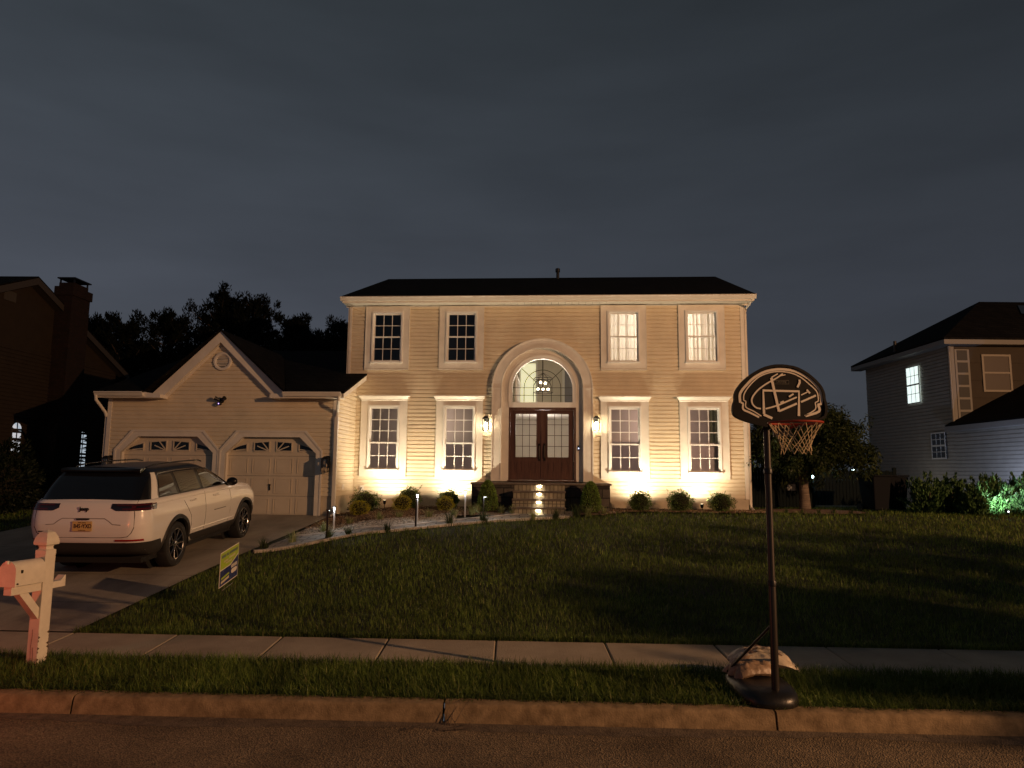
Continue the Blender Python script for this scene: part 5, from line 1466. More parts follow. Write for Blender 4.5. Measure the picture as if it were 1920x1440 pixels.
def wheel(ya, side, parent):
    x0 = side * .845
    t = MB(); r0 = .262
    t.lathe([(r0, -.11), (.30, -.125), (.35, -.125), (.375, -.11), (.385, -.08), (.387, 0), (.385, .08), (.375, .11), (.35, .125), (.30, .125), (r0, .11)], 48, (x0, ya, WR), 'x')
    w = t.build('wheel', M_TYRE, parent, smooth=True, sharp=40)
    f = side
    b = MB(); b.lathe([(r0 + .004, f * .108), (.255, f * .112), (.243, f * .095), (.235, f * .03), (.23, -f * .1)], 48, (x0, ya, WR), 'x'); b.lathe([(.001, f * .02), (.235, f * .02)], 32, (x0, ya, WR), 'x'); rim = b.build('rim', M_RIM, w, smooth=True)
    b = MB(); b.lathe([(.268, f * .1115), (.262, f * .116), (.255, f * .115), (.25, f * .108)], 48, (x0, ya, WR), 'x'); b.build('rim_lip', M_RIMB, w, smooth=True)
    sp = MB(); se = MB()
    for k in range(5):
        for d in (-1, 1):
            a0 = 2 * pi * k / 5 + pi / 2 + d * .10; a1 = 2 * pi * k / 5 + pi / 2 + d * .26
            p = []
            for (aa, rr_, wd) in ((a0, .05, .022), ((a0 + a1) / 2, .14, .017), (a1, .246, .02)):
                c_, s_ = cos(aa), sin(aa); nx, nz = -s_, c_
                p.append(((rr_ * c_ + nx * wd, rr_ * s_ + nz * wd), (rr_ * c_ - nx * wd, rr_ * s_ - nz * wd)))
            for i in range(2):
                xa, xb = (f * (.085 + .012 * i), f * (.085 + .012 * (i + 1)))
                (A, B), (C, D) = p[i], p[i + 1]
                pts = [(x0 + xa, ya + A[0], WR + A[1]), (x0 + xa, ya + B[0], WR + B[1]), (x0 + xb, ya + D[0], WR + D[1]), (x0 + xb, ya + C[0], WR + C[1])]
                lo = [(q[0] - f * .05, q[1], q[2]) for q in pts]
                sp.add(pts + lo, [(0, 1, 2, 3), (0, 4, 5, 1), (1, 5, 6, 2), (2, 6, 7, 3), (3, 7, 4, 0)])
                # machined edge along the outer side of each pair
                e0, e1 = (A, C) if d > 0 else (B, D)
                se.tube([(x0 + xa + f * .002, ya + e0[0], WR + e0[1]), (x0 + xb + f * .002, ya + e1[0], WR + e1[1])], .0055, 5)
    sp.build('spokes', M_RIM, w); se.build('spoke_edge', M_RIMB, w)
    b = MB(); b.lathe([(.05, f * .07), (.05, f * .095), (.038, f * .103), (.0005, f * .105)], 20, (x0, ya, WR), 'x'); b.build('hub', M_RIMB, w, smooth=True)
for ya in (RA, FA):
    for sd in (1, -1): wheel(ya, sd, car)

# ------------------------------------------------------------------ mailbox
M_MBW = mat('weathered_white_vinyl', (0.66, 0.60, 0.50), 0.5, var=.10, vscale=5, bump=.12, bscale=20)
mb = thing('mailbox', 'white mailbox on a wooden style post with pointed finial beside the driveway', 'mailbox', (-4.66, 7.28, tz(-4.66, 7.28) - .02), R(-12))
b = MB(); h = .062
b.box(-h, h, -h, h, 0, 1.08)
ps = b.build('post', M_MBW, mb); bevel(ps, .006)
b = MB(); b.prism_y([(-.055, 1.08), (.055, 1.08), (.045, 1.12), (-.045, 1.12)], -.05, .05)
def sq_lathe(b, prof):
    P = []
    for r_, z in prof: P.append([(-r_, -r_, z), (r_, -r_, z), (r_, r_, z), (-r_, r_, z), (-r_, -r_, z)])
    b.grid(P)
b = MB()
for pts in ([(-.02, .02), (-.012, .10), (-.018, .2), (-.008, .31), (-.012, .36)], [(.01, .05), (.014, .13), (.006, .19)]): b.tube([(x, -.0622, z) for x, z in pts], .0022, 4)
for k in range(9):
    z = .04 + k * .035; b.add([(.0624, -.062 + .012 * (1 + sin(k * 2.1)), z), (.0624, -.0625, z + .016), (.0624, -.0625, z - .016)], [(0, 1, 2)]); b.add([(.0624, .062 - .016 * (1 + sin(k * 1.7)), z), (.0624, .0625, z + .018), (.0624, .0625, z - .018)], [(0, 1, 2)])
b.build('chipped_paint', mat('bare_wood', (.09, .05, .03), .9), ps)
b = MB(); sq_lathe(b, [(.062, 1.079), (.062, 1.12), (.045, 1.13), (.042, 1.15), (.048, 1.165), (.076, 1.175), (.079, 1.20), (.068, 1.25), (.045, 1.295), (.0, 1.32)]); fin = b.build('finial', M_MBW, mb)
b = MB(); b.box(-.045, .045, -.395, -.0625, .735, .82); b.prism_z([(-.045, .0625), (.045, .0625), (.045, .23), (-.045, .23)], .735, .80)
b.add([(-.045, .17, .80), (.045, .17, .80), (.045, .23, .80), (-.045, .23, .80), (-.045, .215, .845), (.045, .215, .845), (.045, .23, .85), (-.045, .23, .85)], [(0, 1, 5, 4), (1, 2, 6, 5), (2, 3, 7, 6), (3, 0, 4, 7), (4, 5, 6, 7)])
bevel(b.build('arm', M_MBW, mb), .004)
b = MB(); b.add([(-.04, -.0625, .46), (.04, -.0625, .46), (.04, -.0625, .57), (-.04, -.0625, .57), (-.04, -.30, .734), (.04, -.30, .734), (.04, -.20, .734), (-.04, -.20, .734)], [(0, 1, 5, 4), (1, 2, 6, 5), (2, 3, 7, 6), (3, 0, 4, 7), (0, 3, 2, 1), (4, 5, 6, 7)]); b.build('brace', M_MBW, mb)
bw, bz, bh = .092, .823, .13
def mbprof(k=0.0): return [(-bw - k, bz - k)] + [((bw + k) * -cos(pi * i / 16), bz + bh + (bw + k) * 1.05 * sin(pi * i / 16)) for i in range(17)] + [(bw + k, bz - k)]
b = MB(); b.prism_y(mbprof(), -.40, -.075); b.build('box', M_MBW, mb, smooth=True, sharp=40)
b = MB(); b.prism_y(mbprof(.006), -.415, -.401); dr = b.build('box_door', M_MBW, mb, smooth=True, sharp=40)
b = MB(); b.box(-.012, .012, -.435, -.4155, 1.03, 1.06); b.build('latch', M_TRIM, dr)
b = MB(); b.lathe([(.0001, 0), (.009, 0), (.009, .01), (.0001, .01)], 10, (bw, -.345, .96), 'x'); b.lathe([(.0001, 0), (.008, 0), (.008, .01), (.0001, .01)], 10, (bw, -.385, .845), 'x'); b.box(bw, bw + .006, -.355, -.335, .94, .97); b.build('rivet', M_BRASS, mb)

# ------------------------------------------------------------------ yard sign
A_ = Vector((-3.79, 9.50, .555)); B_ = Vector((-3.772, 10.07, .647)); up_ = Vector((0, 0, .45))
sg = thing('yard_sign', 'small green and navy advertising sign on wire legs in the lawn beside the driveway', 'sign', (0, 0, 0))
wv = (B_ - A_).normalized(); nv = wv.cross(Vector((0, 0, 1))).normalized()
def sp(u, v, off=0.0):    # u along the width 0..1, v height 0..1
    return A_ + (B_ - A_) * u + up_ * v + nv * off
def splate(poly, o0, o1, m, name, parent=sg):
    b = MB(); n = len(poly); vs_ = [sp(u, v, o0) for u, v in poly] + [sp(u, v, o1) for u, v in poly]
    b.add(vs_, [tuple(range(n)), tuple(range(2 * n - 1, n - 1, -1))] + [(i, (i + 1) % n, (i + 1) % n + n, i + n) for i in range(n)])
    return b.build(name, m, parent)
M_SW = mat('sign_white', (.62, .58, .5), .5); M_SG = mat('sign_green', (.30, .42, .02), .5); M_SN = mat('sign_navy', (.012, .02, .10), .5); M_SB = mat('sign_print', (.10, .14, .16), .5); M_SP = mat('sign_pale_print', (.52, .46, .30), .5)
pn = splate([(0, 0), (1, 0), (1, 1), (0, 1)], -.004, .0, M_SW, 'panel')
splate([(.02, .50), (.55, .505), (.98, .70), (.98, .975), (.02, .975)], .001, .002, M_SG, 'print', pn)
splate([(.02, .03), (.98, .03), (.98, .66), (.57, .475), (.02, .47)], .001, .002, M_SN, 'print', pn)
rs_ = random.Random(4)
def word(u0, u1, v, hgt, m, parent=pn):
    b = MB(); u = u0
    while u < u1:
        w_ = rs_.uniform(.025, .045); w_ = min(w_, u1 - u)
        q = [sp(u, v, .004), sp(u + w_ * .75, v, .004), sp(u + w_ * .75, v + hgt * rs_.uniform(.75, 1), .004), sp(u, v + hgt * rs_.uniform(.75, 1), .004)]
        b.quad(*q); u += w_
    b.build('print', m, parent)
word(.06, .28, .82, .09, M_SB); word(.32, .44, .82, .09, M_SB); word(.48, .92, .82, .09, M_SB)
word(.18, .42, .67, .06, M_SP); word(.46, .80, .70, .07, M_SP); word(.3, .62, .60, .05, M_SP)
splate([(.08, .20), (.50, .245), (.50, .30), (.08, .26)], .003, .004, M_SG, 'print', pn); splate([(.08, .09), (.50, .13), (.50, .20), (.08, .16)], .003, .004, M_SP, 'print', pn)
word(.60, .92, .37, .11, M_SW)
splate([(.62 + .03, .20), (.88, .20), (.93, .25), (.93, .29), (.88, .33), (.65, .33), (.61, .29), (.61, .25)], .003, .004, M_SW, 'print', pn)
b = MB()
for u in (.2, .8):
    p = sp(u, .02, -.006); b.tube([(p.x, p.y, tz(p.x, p.y) - .05), (p.x, p.y, p.z + .3)], .0025, 5)
p, q = sp(.2, .0, -.006), sp(.8, .0, -.006); b.tube([(p.x, p.y, p.z - .06), (q.x, q.y, q.z - .06)], .0025, 5)
b.build('wire_stake', M_CHROME, sg)

# ------------------------------------------------------------------ basketball hoop
hp_ = thing('basketball_hoop', 'portable basketball hoop with black fan shaped backboard standing on the kerb', 'basketball hoop', (2.285, 6.36, .155))
BX, BYY, BZ = 0.0, -.36, 2.585     # board centre relative to the base
M_HB = mat('backboard_black', (.009, .008, .007), .55, spec=.2, bump=.05, bscale=30); M_HL = mat('backboard_lines', (.80, .72, .60), .5)
roll = R(2.6)
def bd(u, v):     # measured picture units -> board plane (x,z), board centre 880,600
    x = (u - 880) * .000655; z = (600 - v) * .000655
    # undo the roll measured on the picture, the object itself carries it
    return (x * cos(roll) - z * sin(roll) * -1 * -1, z * cos(roll) + x * sin(roll)) if False else (x, z + x * .055)
board = MB()
outl = [(262, 640), (285, 600), (282, 520), (310, 450), (400, 340), (520, 250), (660, 180), (800, 152), (930, 156), (1090, 190), (1230, 270), (1340, 370), (1420, 470), (1452, 560), (1455, 640), (1475, 700), (1470, 830), (1440, 880), (1180, 960), (880, 1000), (620, 940), (380, 860), (275, 800), (252, 740)]
def roundpoly(p, it=1):
    for _ in range(it):
        q = []
        for i in range(len(p)):
            a, c = p[i], p[(i + 1) % len(p)]
            q += [(a[0] * .8 + c[0] * .2, a[1] * .8 + c[1] * .2), (a[0] * .2 + c[0] * .8, a[1] * .2 + c[1] * .8)]
        p = q
    return p
OP = [bd(*p) for p in roundpoly(outl, 1)]
board.prism_y([(BX + x, BZ + z) for x, z in OP], BYY, BYY + .055)
bb = board.build('backboard', M_HB, hp_)
bevel(bb, .008)
# raised outer lip
b = MB(); lip = OP + [OP[0]]
cx_, cz_ = 0, 0
b.strip2d([(BX + x * .975, BZ + z * .972) for x, z in lip], .022, BYY - .012, BYY - .0005); b.build('board_lip', M_HB, bb)
def smooth_line(p, w):
    if len(p) < 5: return p, w
    q = []
    for i in range(len(p) - 1):
        p0, p1, p2, p3 = p[max(i - 1, 0)], p[i], p[i + 1], p[min(i + 2, len(p) - 1)]
        sharp_ = math.dist(p1, p2) < 60
        for k in range(1 if sharp_ else 4):
            t = k / 4
            q.append(tuple(.5 * (2 * b_ + (c_ - a_) * t + (2 * a_ - 5 * b_ + 4 * c_ - d_) * t * t + (3 * b_ - a_ - 3 * c_ + d_) * t ** 3) for a_, b_, c_, d_ in zip(p0, p1, p2, p3)))
    q.append(p[-1])
    return q, (sum(w) / len(w) if hasattr(w, '__len__') else w)
def line(pts, w, y=.003, name='board_marking'):
    pts, w = smooth_line(pts, w)
    b = MB(); b.strip2d([(BX + bd(*p)[0], BZ + bd(*p)[1]) for p in pts], w, BYY - y, BYY - .0008); return b.build(name, M_HL, bb)
line([(352, 628), (348, 540), (370, 480), (440, 400), (540, 310), (680, 240), (830, 215), (960, 222), (1090, 255), (1220, 330), (1310, 410), (1380, 500), (1402, 580), (1400, 690), (1362, 700), (1368, 788), (1190, 838)], .021)
line([(362, 625), (388, 640), (388, 715), (470, 760), (590, 828)], .016, .0036)
line([(398, 600), (402, 530), (440, 460), (520, 370), (620, 295), (760, 250), (900, 245), (1040, 275), (1160, 340), (1270, 440), (1345, 520), (1365, 590), (1362, 655), (1325, 670), (1320, 760), (1180, 835)], .010)
line([(398, 600), (425, 612), (425, 690), (520, 745), (620, 815)], .009, .0036)
line([(655, 790), (655, 482), (1118, 515), (1105, 835)], .021, .0044)
line([(650, 795), (760, 850)], .021, .005)
line([(765, 322), (850, 765)], .021, .0056); line([(850, 762), (1085, 672)], .017, .0062); line([(1140, 655), (1335, 578)], .016, .0062)
line([(850, 272), (765, 318)], .010, .0066); line([(915, 275), (830, 330), (700, 395), (590, 470), (520, 550), (500, 610), (520, 670), (570, 710), (615, 718)], [.008, .010, .012, .013, .014, .014, .014, .015, .015], .0070)
line([(675, 722), (760, 705), (850, 680), (1085, 590)], .013, .0074); line([(1145, 565), (1235, 525)], .010, .0062); line([(1218, 498), (1258, 548)], .014, .0080)
line([(890, 300), (950, 290)], .008, .0062); line([(1130, 362), (1132, 400), (1100, 462)], [.016, .018, .017], .0062); line([(985, 580), (1045, 545)], .014, .0062); line([(870, 650), (915, 635)], .012, .0090)
lg = text('logo', 'LIFETIME', .022, mat('dim_logo', (.16, .15, .12), .6), bb, (BX + bd(895, 384)[0], BYY - .003, BZ + bd(895, 384)[1] ))
b = MB(); x_, z_ = bd(895, 384); 
for (a0, a1, c0, c1) in ((-.062, .062, .014, .0165), (-.062, .062, -.0165, -.014), (-.064, -.062, -.0165, .0165), (.062, .064, -.0165, .0165)): b.box(BX + x_ + a0, BX + x_ + a1, BYY - .003, BYY - .001, BZ + z_ + c0, BZ + z_ + c1)
b.build('logo_frame', mat('dim_logo', (.16, .15, .12), .6), bb)
# rim, bracket and net
RX, RY, RZ2, RR = -.005, BYY - .30, 2.36, .205
M_ORG = mat('orange_rim', (.30, .035, .012), .4)
b = MB(); b.lathe([(RR + .009 * cos(t), .009 * sin(t)) for t in lin(0, 2 * pi, 9)[:-1]], 48, (RX, RY, RZ2), 'z', close=True)
b.tube([(RX - .10, RY + RR * .85, RZ2 - .005), (RX - .05, BYY - .01, RZ2 - .03)], .009, 6); b.tube([(RX + .10, RY + RR * .85, RZ2 - .005), (RX + .05, BYY - .01, RZ2 - .03)], .009, 6)
rm = b.build('rim', M_ORG, hp_, smooth=True)
b = MB(); b.box(RX - .075, RX + .075, BYY - .03, BYY - .001, RZ2 - .10, RZ2 + .02); b.build('rim_bracket', M_BLACK, rm)
M_NET = mat('net_cord', (.62, .50, .30), .8)
b = MB(); nn = 12
def npnt(k, lev):      # k in half steps
    hs = [0, .09, .145, .195, .24]; rr2 = [RR, .15, .125, .112, .118]
    a = pi * k / nn; sag = .012 * sin(3 * a + lev)
    return (RX + rr2[lev] * cos(a), RY + rr2[lev] * sin(a), RZ2 - hs[lev] * 1.0 + sag * lev * .4)
for k in range(0, 2 * nn, 2):
    for s_ in (-1, 1):
        pts = [npnt(k, 0)]
        kk = k
        for lev in range(1, 5):
            kk += s_; pts.append(npnt(kk, lev))
        b.tube(pts, .0032, 5)
        b.sphere(npnt(k + s_, 1), .006, 6, 4)
b.build('net', M_NET, rm)
# pole, upper arms, base, braces
b = MB(); b.tube([(.0, .0, .10), (0, 0, 1.0), (0, 0, 1.02), (0, 0, 2.62)], [.033, .033, .029, .029], 20); pole = b.build('pole', mat('dark_pole', (.045, .038, .032), .35, .5), hp_, smooth=True)
for zc in (.98, 1.95):
    b = MB(); b.lathe([(.034, zc), (.038, zc + .005), (.038, zc + .04), (.033, zc + .05)], 20); b.build('collar', M_BLACK, pole, smooth=True)
b = MB()
for s_ in (-1, 1):
    b.tube([(s_ * .04, .03, 2.50), (s_ * .05, BYY + .06, 2.72)], .011, 8); b.tube([(s_ * .04, .03, 2.32), (s_ * .05, BYY + .06, 2.50)], .011, 8)
b.box(-.06, .06, BYY + .056, BYY + .075, 2.42, 2.78); b.build('board_arm', M_BLACK, hp_)
# blow moulded base
M_BASE = mat('black_plastic', (.010, .009, .008), .38, bump=.1, bscale=40)
b = MB(); P = []
def bprof(t):     # rounded wedge: wide at the street end
    c, s = cos(t), sin(t); return (.27 * math.copysign(abs(c) ** .75, c) - .04, .38 + .43 * math.copysign(abs(s) ** .8, s))
for f, z in ((1.0, -.005), (1.02, .02), (1.0, .06), (.93, .095), (.78, .115), (.5, .125), (.0, .127)):
    P.append([(lambda q: ((q[0] + .04) * f - .04, (q[1] - .38) * f + .38 - .10, z + .0 * q[1]))(bprof(2 * pi * i / 40)) for i in range(41)])
b.grid(P); b.build('base', M_BASE, hp_, smooth=True, sharp=60)
b = MB(); b.tube([(0, .01, .66), (-.26, .50, .13)], .012, 8); b.tube([(0, .01, .66), (.20, .55, .13)], .012, 8); b.build('brace', M_BLACK, hp_, smooth=True)

# two weighted sacks on the base
def sack(loc, rot, sx, sy, sz, m, label, seed, prints=False):
    t = thing('sand_sack', label, 'sack', loc, rot, 'sacks weighing down the hoop base')
    r = random.Random(seed); P = []; N, K = 44, 30
    ph = [r.uniform(0, 6.28) for _ in range(8)]
    from mathutils import noise as mn
    def f(u, v):
        # pillow; u,v in -1..1, two skins
        e = (1 - abs(u) ** 3.2) ** .55 * (1 - abs(v) ** 2.8) ** .55
        wr = .10 * sin(9 * u + 3 * sin(4 * v + ph[0]) + ph[1]) * .5 + .07 * sin(21 * v + 5 * u + ph[2]) + .05 * sin(30 * u + 7 * v + ph[3]) * abs(u)
        return e * (1 + wr * .7 + .26 * mn.fractal(Vector((u * 2.6 + seed * 7, v * 2.2, 0)), 1, 2, 4) + .10 * sin(16 * v + 6 * u + 5 * mn.noise(Vector((u * 3, v * 3, seed)))))
    b = MB()
    for sg_ in (1, -1):
        P = []
        for i in range(N + 1):
            u = -1 + 2 * i / N; row = []
            for j in range(K + 1):
                v = -1 + 2 * j / K; e = f(u, v)
                pinch = 1 - .10 * abs(u) ** 6 * (1 + sin(8 * v + ph[4]))
                droop = -.55 * sz * abs(u) ** 2.4
                row.append((u * sx * pinch, v * sy * (1 - .10 * abs(u) ** 4), sz * (sg_ * e * (1 if sg_ > 0 else .55)) + droop + sz * .5))
            P.append(row)
        b.grid(P if sg_ > 0 else P[::-1])
    b.build('bag', m, t, smooth=True, sharp=70)
    b = MB()     # stitched ears at one end
    b.grid([[(sx * (1.0 + .05 * sin(7 * v)), v * sy * .85, sz * (-.02 + .1 * sin(6 * v + ph[5]))) for v in lin(-1, 1, 14)], [(sx * (1.10 + .03 * sin(9 * v)), v * sy * .95, sz * (-.25 + .22 * sin(9 * v + ph[6]))) for v in lin(-1, 1, 14)]])
    b.build('hem', m, t, smooth=True)
    if prints:
        b = MB()
        for k in range(4):
            v0 = -.55 + k * .28; row = [[], []]
            for u in lin(-.5, .62, 14):
                for q, vv in enumerate((v0, v0 + .10)):
                    row[q].append((u * sx, vv * sy, sz * f(u, vv) + sz * .5 - .55 * sz * abs(u) ** 2.4 + .004))
            b.grid(row)
        b.build('print', mat('sack_print', (.13, .08, .06), .7), t)
    return t
M_SACK = mat('tan_sack', (.26, .175, .11), .45, var=.22, vscale=7, bump=.5, bscale=14)
M_SACK2 = mat('pale_sack', (.46, .39, .29), .4, var=.22, vscale=6, bump=.5, bscale=16)
sack((2.23, 6.82, .275), R(12), .22, .16, .088, M_SACK, 'brown crinkled sack lying lower on the hoop base', 1)
sack((2.37, 6.97, .335), R(-8), .29, .19, .085, M_SACK2, 'pale printed sack lying on top behind the pole', 2, True)

# leaves and twigs in the gutter
def fallen(x, y, s, rz, label, z=.012):
    b = MB(); P = []
    for i in range(7):
        f = i / 6; w_ = .35 * sin(pi * f) ** .8 * s + .002
        P.append([((f - .5) * s, -w_, .3 * s * (abs(f - .5))), ((f - .5) * s, 0, .05 * s), ((f - .5) * s, w_, .3 * s * abs(f - .4))])
    b.grid(P); b.tube([(-.5 * s, 0, .05 * s), (-.85 * s, .05 * s, .02)], .002, 4)
    o = b.build('fallen_leaf', mat('dry_leaf', (.22, .13, .06), .7, var=.3), None, smooth=True); o.location = (x, y, z); o.rotation_euler = (.1, .15, rz); tag(o, label, 'leaf'); return o
fallen(1.40, 5.30, .11, .2, 'dry curled leaf alone on the asphalt left of the hoop')
fallen(-2.9, 5.2, .06, 1.2, 'small dark leaf on the asphalt at the lower left')
tw = MB()
for k in range(7):
    a = random.uniform(-.5, .5); x = -.6 + random.uniform(-.35, .25); tw.tube([(x, 6.16 - .12 * random.random() - SY * 0, .02), (x + .2 * cos(a) * random.uniform(.5, 1.4), 6.13 + .2 * sin(a) * .5, .035)], [.004, .002], 4)
for k in range(5): x = -.50 + random.uniform(-.1, .1); tw.tube([(x, 6.20, .01), (x + random.uniform(-.12, .12), 6.24, random.uniform(.08, .17))], [.004, .0015], 4)
tag(tw.build('dry_twigs', M_BARK, None), 'dry twigs caught against the kerb in the middle of the street edge', 'twigs')

# ------------------------------------------------------------------ neighbour on the left
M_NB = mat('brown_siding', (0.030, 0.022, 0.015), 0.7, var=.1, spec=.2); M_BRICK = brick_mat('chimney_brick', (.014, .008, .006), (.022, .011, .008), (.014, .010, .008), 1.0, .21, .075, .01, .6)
nl = thing('neighbour_house', 'dark house at the left edge with a brick chimney and two small arched windows', 'house', (-15.1, 21.6, 0), R(-1.2))
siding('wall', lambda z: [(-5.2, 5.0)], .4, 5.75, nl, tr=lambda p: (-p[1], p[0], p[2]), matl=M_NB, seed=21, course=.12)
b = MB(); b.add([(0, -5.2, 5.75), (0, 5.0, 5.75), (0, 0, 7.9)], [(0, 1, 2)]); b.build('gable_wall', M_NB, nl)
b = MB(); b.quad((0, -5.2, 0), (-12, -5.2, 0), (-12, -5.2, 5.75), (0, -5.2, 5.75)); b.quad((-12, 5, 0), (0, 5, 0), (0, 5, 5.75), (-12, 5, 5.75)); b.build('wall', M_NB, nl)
nr = roof('roof', [[(.3, -5.6, 5.62), (.3, 0, 8.02), (-12, 0, 8.02), (-12, -5.6, 5.62)], [(.3, 0, 8.02), (.3, 5.4, 5.7), (-12, 5.4, 5.7), (-12, 0, 8.02)]], nl, th=.06)
b = MB()
for sg_ in (-1, 1):
    y1 = 5.4 * sg_ if sg_ > 0 else -5.6; z1 = 5.7 if sg_ > 0 else 5.62
    b.add([(.305, 0, 7.97), (.305, y1, z1 - .05), (.305, y1, z1 - .25), (.305, 0, 7.76), (.285, 0, 7.97), (.285, y1, z1 - .05), (.285, y1, z1 - .25), (.285, 0, 7.76)], [(0, 1, 2, 3), (4, 7, 6, 5), (2, 6, 7, 3)])
b.quad((.285, 0, 7.77), (.285, 5.4, 5.47), (0, 5.4, 5.47), (0, 0, 7.77)); b.quad((.285, 0, 7.77), (.285, -5.6, 5.4), (0, -5.6, 5.4), (0, 0, 7.77))
b.build('rake_board', mat('brown_trim', (.045, .038, .032), .6), nl)
b = MB(); b.box(.005, .03, -1.0, -.5, 7.05, 7.35); b.build('gable_vent', M_ROOM, nl)
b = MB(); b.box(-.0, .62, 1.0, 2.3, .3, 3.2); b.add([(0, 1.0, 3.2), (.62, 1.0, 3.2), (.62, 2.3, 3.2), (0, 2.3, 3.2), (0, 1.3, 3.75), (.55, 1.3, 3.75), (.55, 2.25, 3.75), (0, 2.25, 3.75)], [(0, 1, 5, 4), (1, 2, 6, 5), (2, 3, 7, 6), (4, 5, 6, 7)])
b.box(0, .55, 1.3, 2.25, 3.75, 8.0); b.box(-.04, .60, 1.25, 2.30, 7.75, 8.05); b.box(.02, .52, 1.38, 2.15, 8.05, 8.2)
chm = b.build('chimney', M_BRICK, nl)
b = MB(); b.box(-.02, .58, 1.32, 2.22, 8.33, 8.37)
for x in (.04, .5):
    for y in (1.42, 2.12): b.box(x - .02, x + .02, y - .02, y + .02, 8.2, 8.33)
b.build('chimney_cap', M_BLACK, chm)
M_LIT = mat('lit_neighbour_room', (.8, .8, .8), .6, emit=(.62, .72, .82), estr=.62)
def arch_win(y, z0, z1, w):
    k = [(y - w, z0), (y + w, z0)] + [(y + w * cos(pi * i / 12), z1 - w + w * sin(pi * i / 12)) for i in range(13)]
    b = MB(); b.add([(.025, a, c) for a, c in k], [tuple(range(len(k)))]); w_ = b.build('arched_window', M_LIT, nl)
    b = MB()
    def bar(y0, y1, za, zb): b.box(.028, .045, y0, y1, za, zb)
    bar(y - w, y + w, z1 - w - .04, z1 - w + .02); bar(y - .014, y + .014, z0, z1); bar(y - w - .03, y - w + .01, z0 - .03, z1 - w); bar(y + w - .01, y + w + .03, z0 - .03, z1 - w); bar(y - w, y + w, z0 - .04, z0)
    for i in range(1, 4): z = z0 + (z1 - w - z0) * i / 4; bar(y - w, y + w, z - .012, z + .012)
    b.build('frame', M_ROOM, w_)
arch_win(.05, 2.15, 3.45, .20); arch_win(3.3, 1.7, 3.35, .24)
b = MB(); b.tube([(.32, 5.35, 5.55), (.25, 5.1, 5.3), (.06, 5.02, 5.1), (.06, 5.02, 1.0)], .04, 8); b.build('downspout', mat('brown_trim', (.045, .038, .032), .6), nl)

# ------------------------------------------------------------------ neighbour on the right
M_NR = mat('grey_siding', (0.215, 0.20, 0.17), 0.55, var=.08)
M_NT = mat('grey_trim', (0.15, 0.14, 0.125), 0.5)
rn = thing('neighbour_house', 'grey sided house at the right edge with one glowing side window', 'house', (15.62, 25.0, 0), R(0))
siding('wall', lambda z: [(-6.0, 0)], .6, 6.75, rn, tr=lambda p: (p[1], -p[0], p[2]), matl=M_NR, seed=31, course=.13)
siding('wall', lambda z: [(0.0, 9)], .6, 3.72, rn, tr=lambda p: (p[1], -p[0], p[2]), matl=M_NR, seed=32, course=.13)
siding('wall', lambda z: [(0, 10)], 3.6, 6.75, rn, tr=lambda p: (p[0], p[1], p[2]), matl=mat('tan_stucco', (.034, .024, .014), .8, var=.1), seed=33, course=.6)
b = MB(); b.quad((0, 6, 0), (10, 6, 0), (10, 6, 6.75), (0, 6, 6.75)); b.build('wall', M_NR, rn)
roof('roof', [[(-.45, -.45, 6.95), (10.4, -.45, 6.95), (7.0, 3.0, 9.1), (3.2, 3.0, 9.1)], [(-.45, 6.45, 6.95), (-.45, -.45, 6.95), (3.2, 3.0, 9.1)], [(10.4, 6.45, 6.95), (-.45, 6.45, 6.95), (3.2, 3.0, 9.1), (7.0, 3.0, 9.1)]], rn, th=.06)
b = MB(); b.box(-.45, -.43, -.45, 6.45, 6.72, 6.88); b.box(-.43, 10.4, -.45, -.43, 6.72, 6.88); b.box(-.43, -.0, -.43, 6.45, 6.715, 6.73); b.box(0, 10.4, -.43, 0, 6.715, 6.73); b.build('fascia', M_NT, rn)
# lower front wing roof running towards the street
roof('roof', [[(-.35, .0, 3.88), (-.35, -9, 3.88), (3.2, -9, 5.7), (3.2, .0, 5.7)], [(3.2, 0, 5.7), (3.2, -9, 5.7), (7, -9, 3.88), (7, 0, 3.88)]], rn, th=.05)
b = MB(); b.box(-.36, -.34, -9, .0, 3.68, 3.83); b.box(-.34, .0, -9, 0, 3.66, 3.68); b.build('fascia', M_NT, rn)
b = MB(); b.tube([(-.1, -.12, 6.7), (-.06, -.06, 6.5), (-.06, -.06, 3.9)], .045, 8); b.box(0, .12, -.04, -.021, 3.9, 6.7); b.build('downspout', M_NT, rn)
def nwin(y, z0, z1, w, m, fx=-.075):
    b = MB(); b.box(fx + .004, fx + .03, y - w, y + w, z0, z1); w_ = b.build('window', m, rn)
    b = MB(); t = .035
    def bar(y0, y1, za, zb, d=0): b.box(fx - .012 + d, fx + .0035, y0, y1, za, zb)
    bar(y - w - t, y - w + .01, z0 - t, z1 + t); bar(y + w - .01, y + w + t, z0 - t, z1 + t); bar(y - w + .01, y + w - .01, z1 - .01, z1 + t); bar(y - w + .01, y + w - .01, z0 - t, z0 + .01)
    zm = (z0 + z1) / 2; bar(y - w + .01, y + w - .01, zm - .03, zm + .03)
    for i in (1, 2): yy = y - w + 2 * w * i / 3; bar(yy - .01, yy + .01, z0 + .01, zm - .03, .006); bar(yy - .01, yy + .01, zm + .03, z1 - .01, .006)
    for q in ((z0 + zm) / 2, (z1 + zm) / 2): bar(y - w + .01, y + w - .01, q - .01, q + .01, .007)
    b.build('frame', mat('pale_window_frame', (.42, .41, .38), .5), w_)
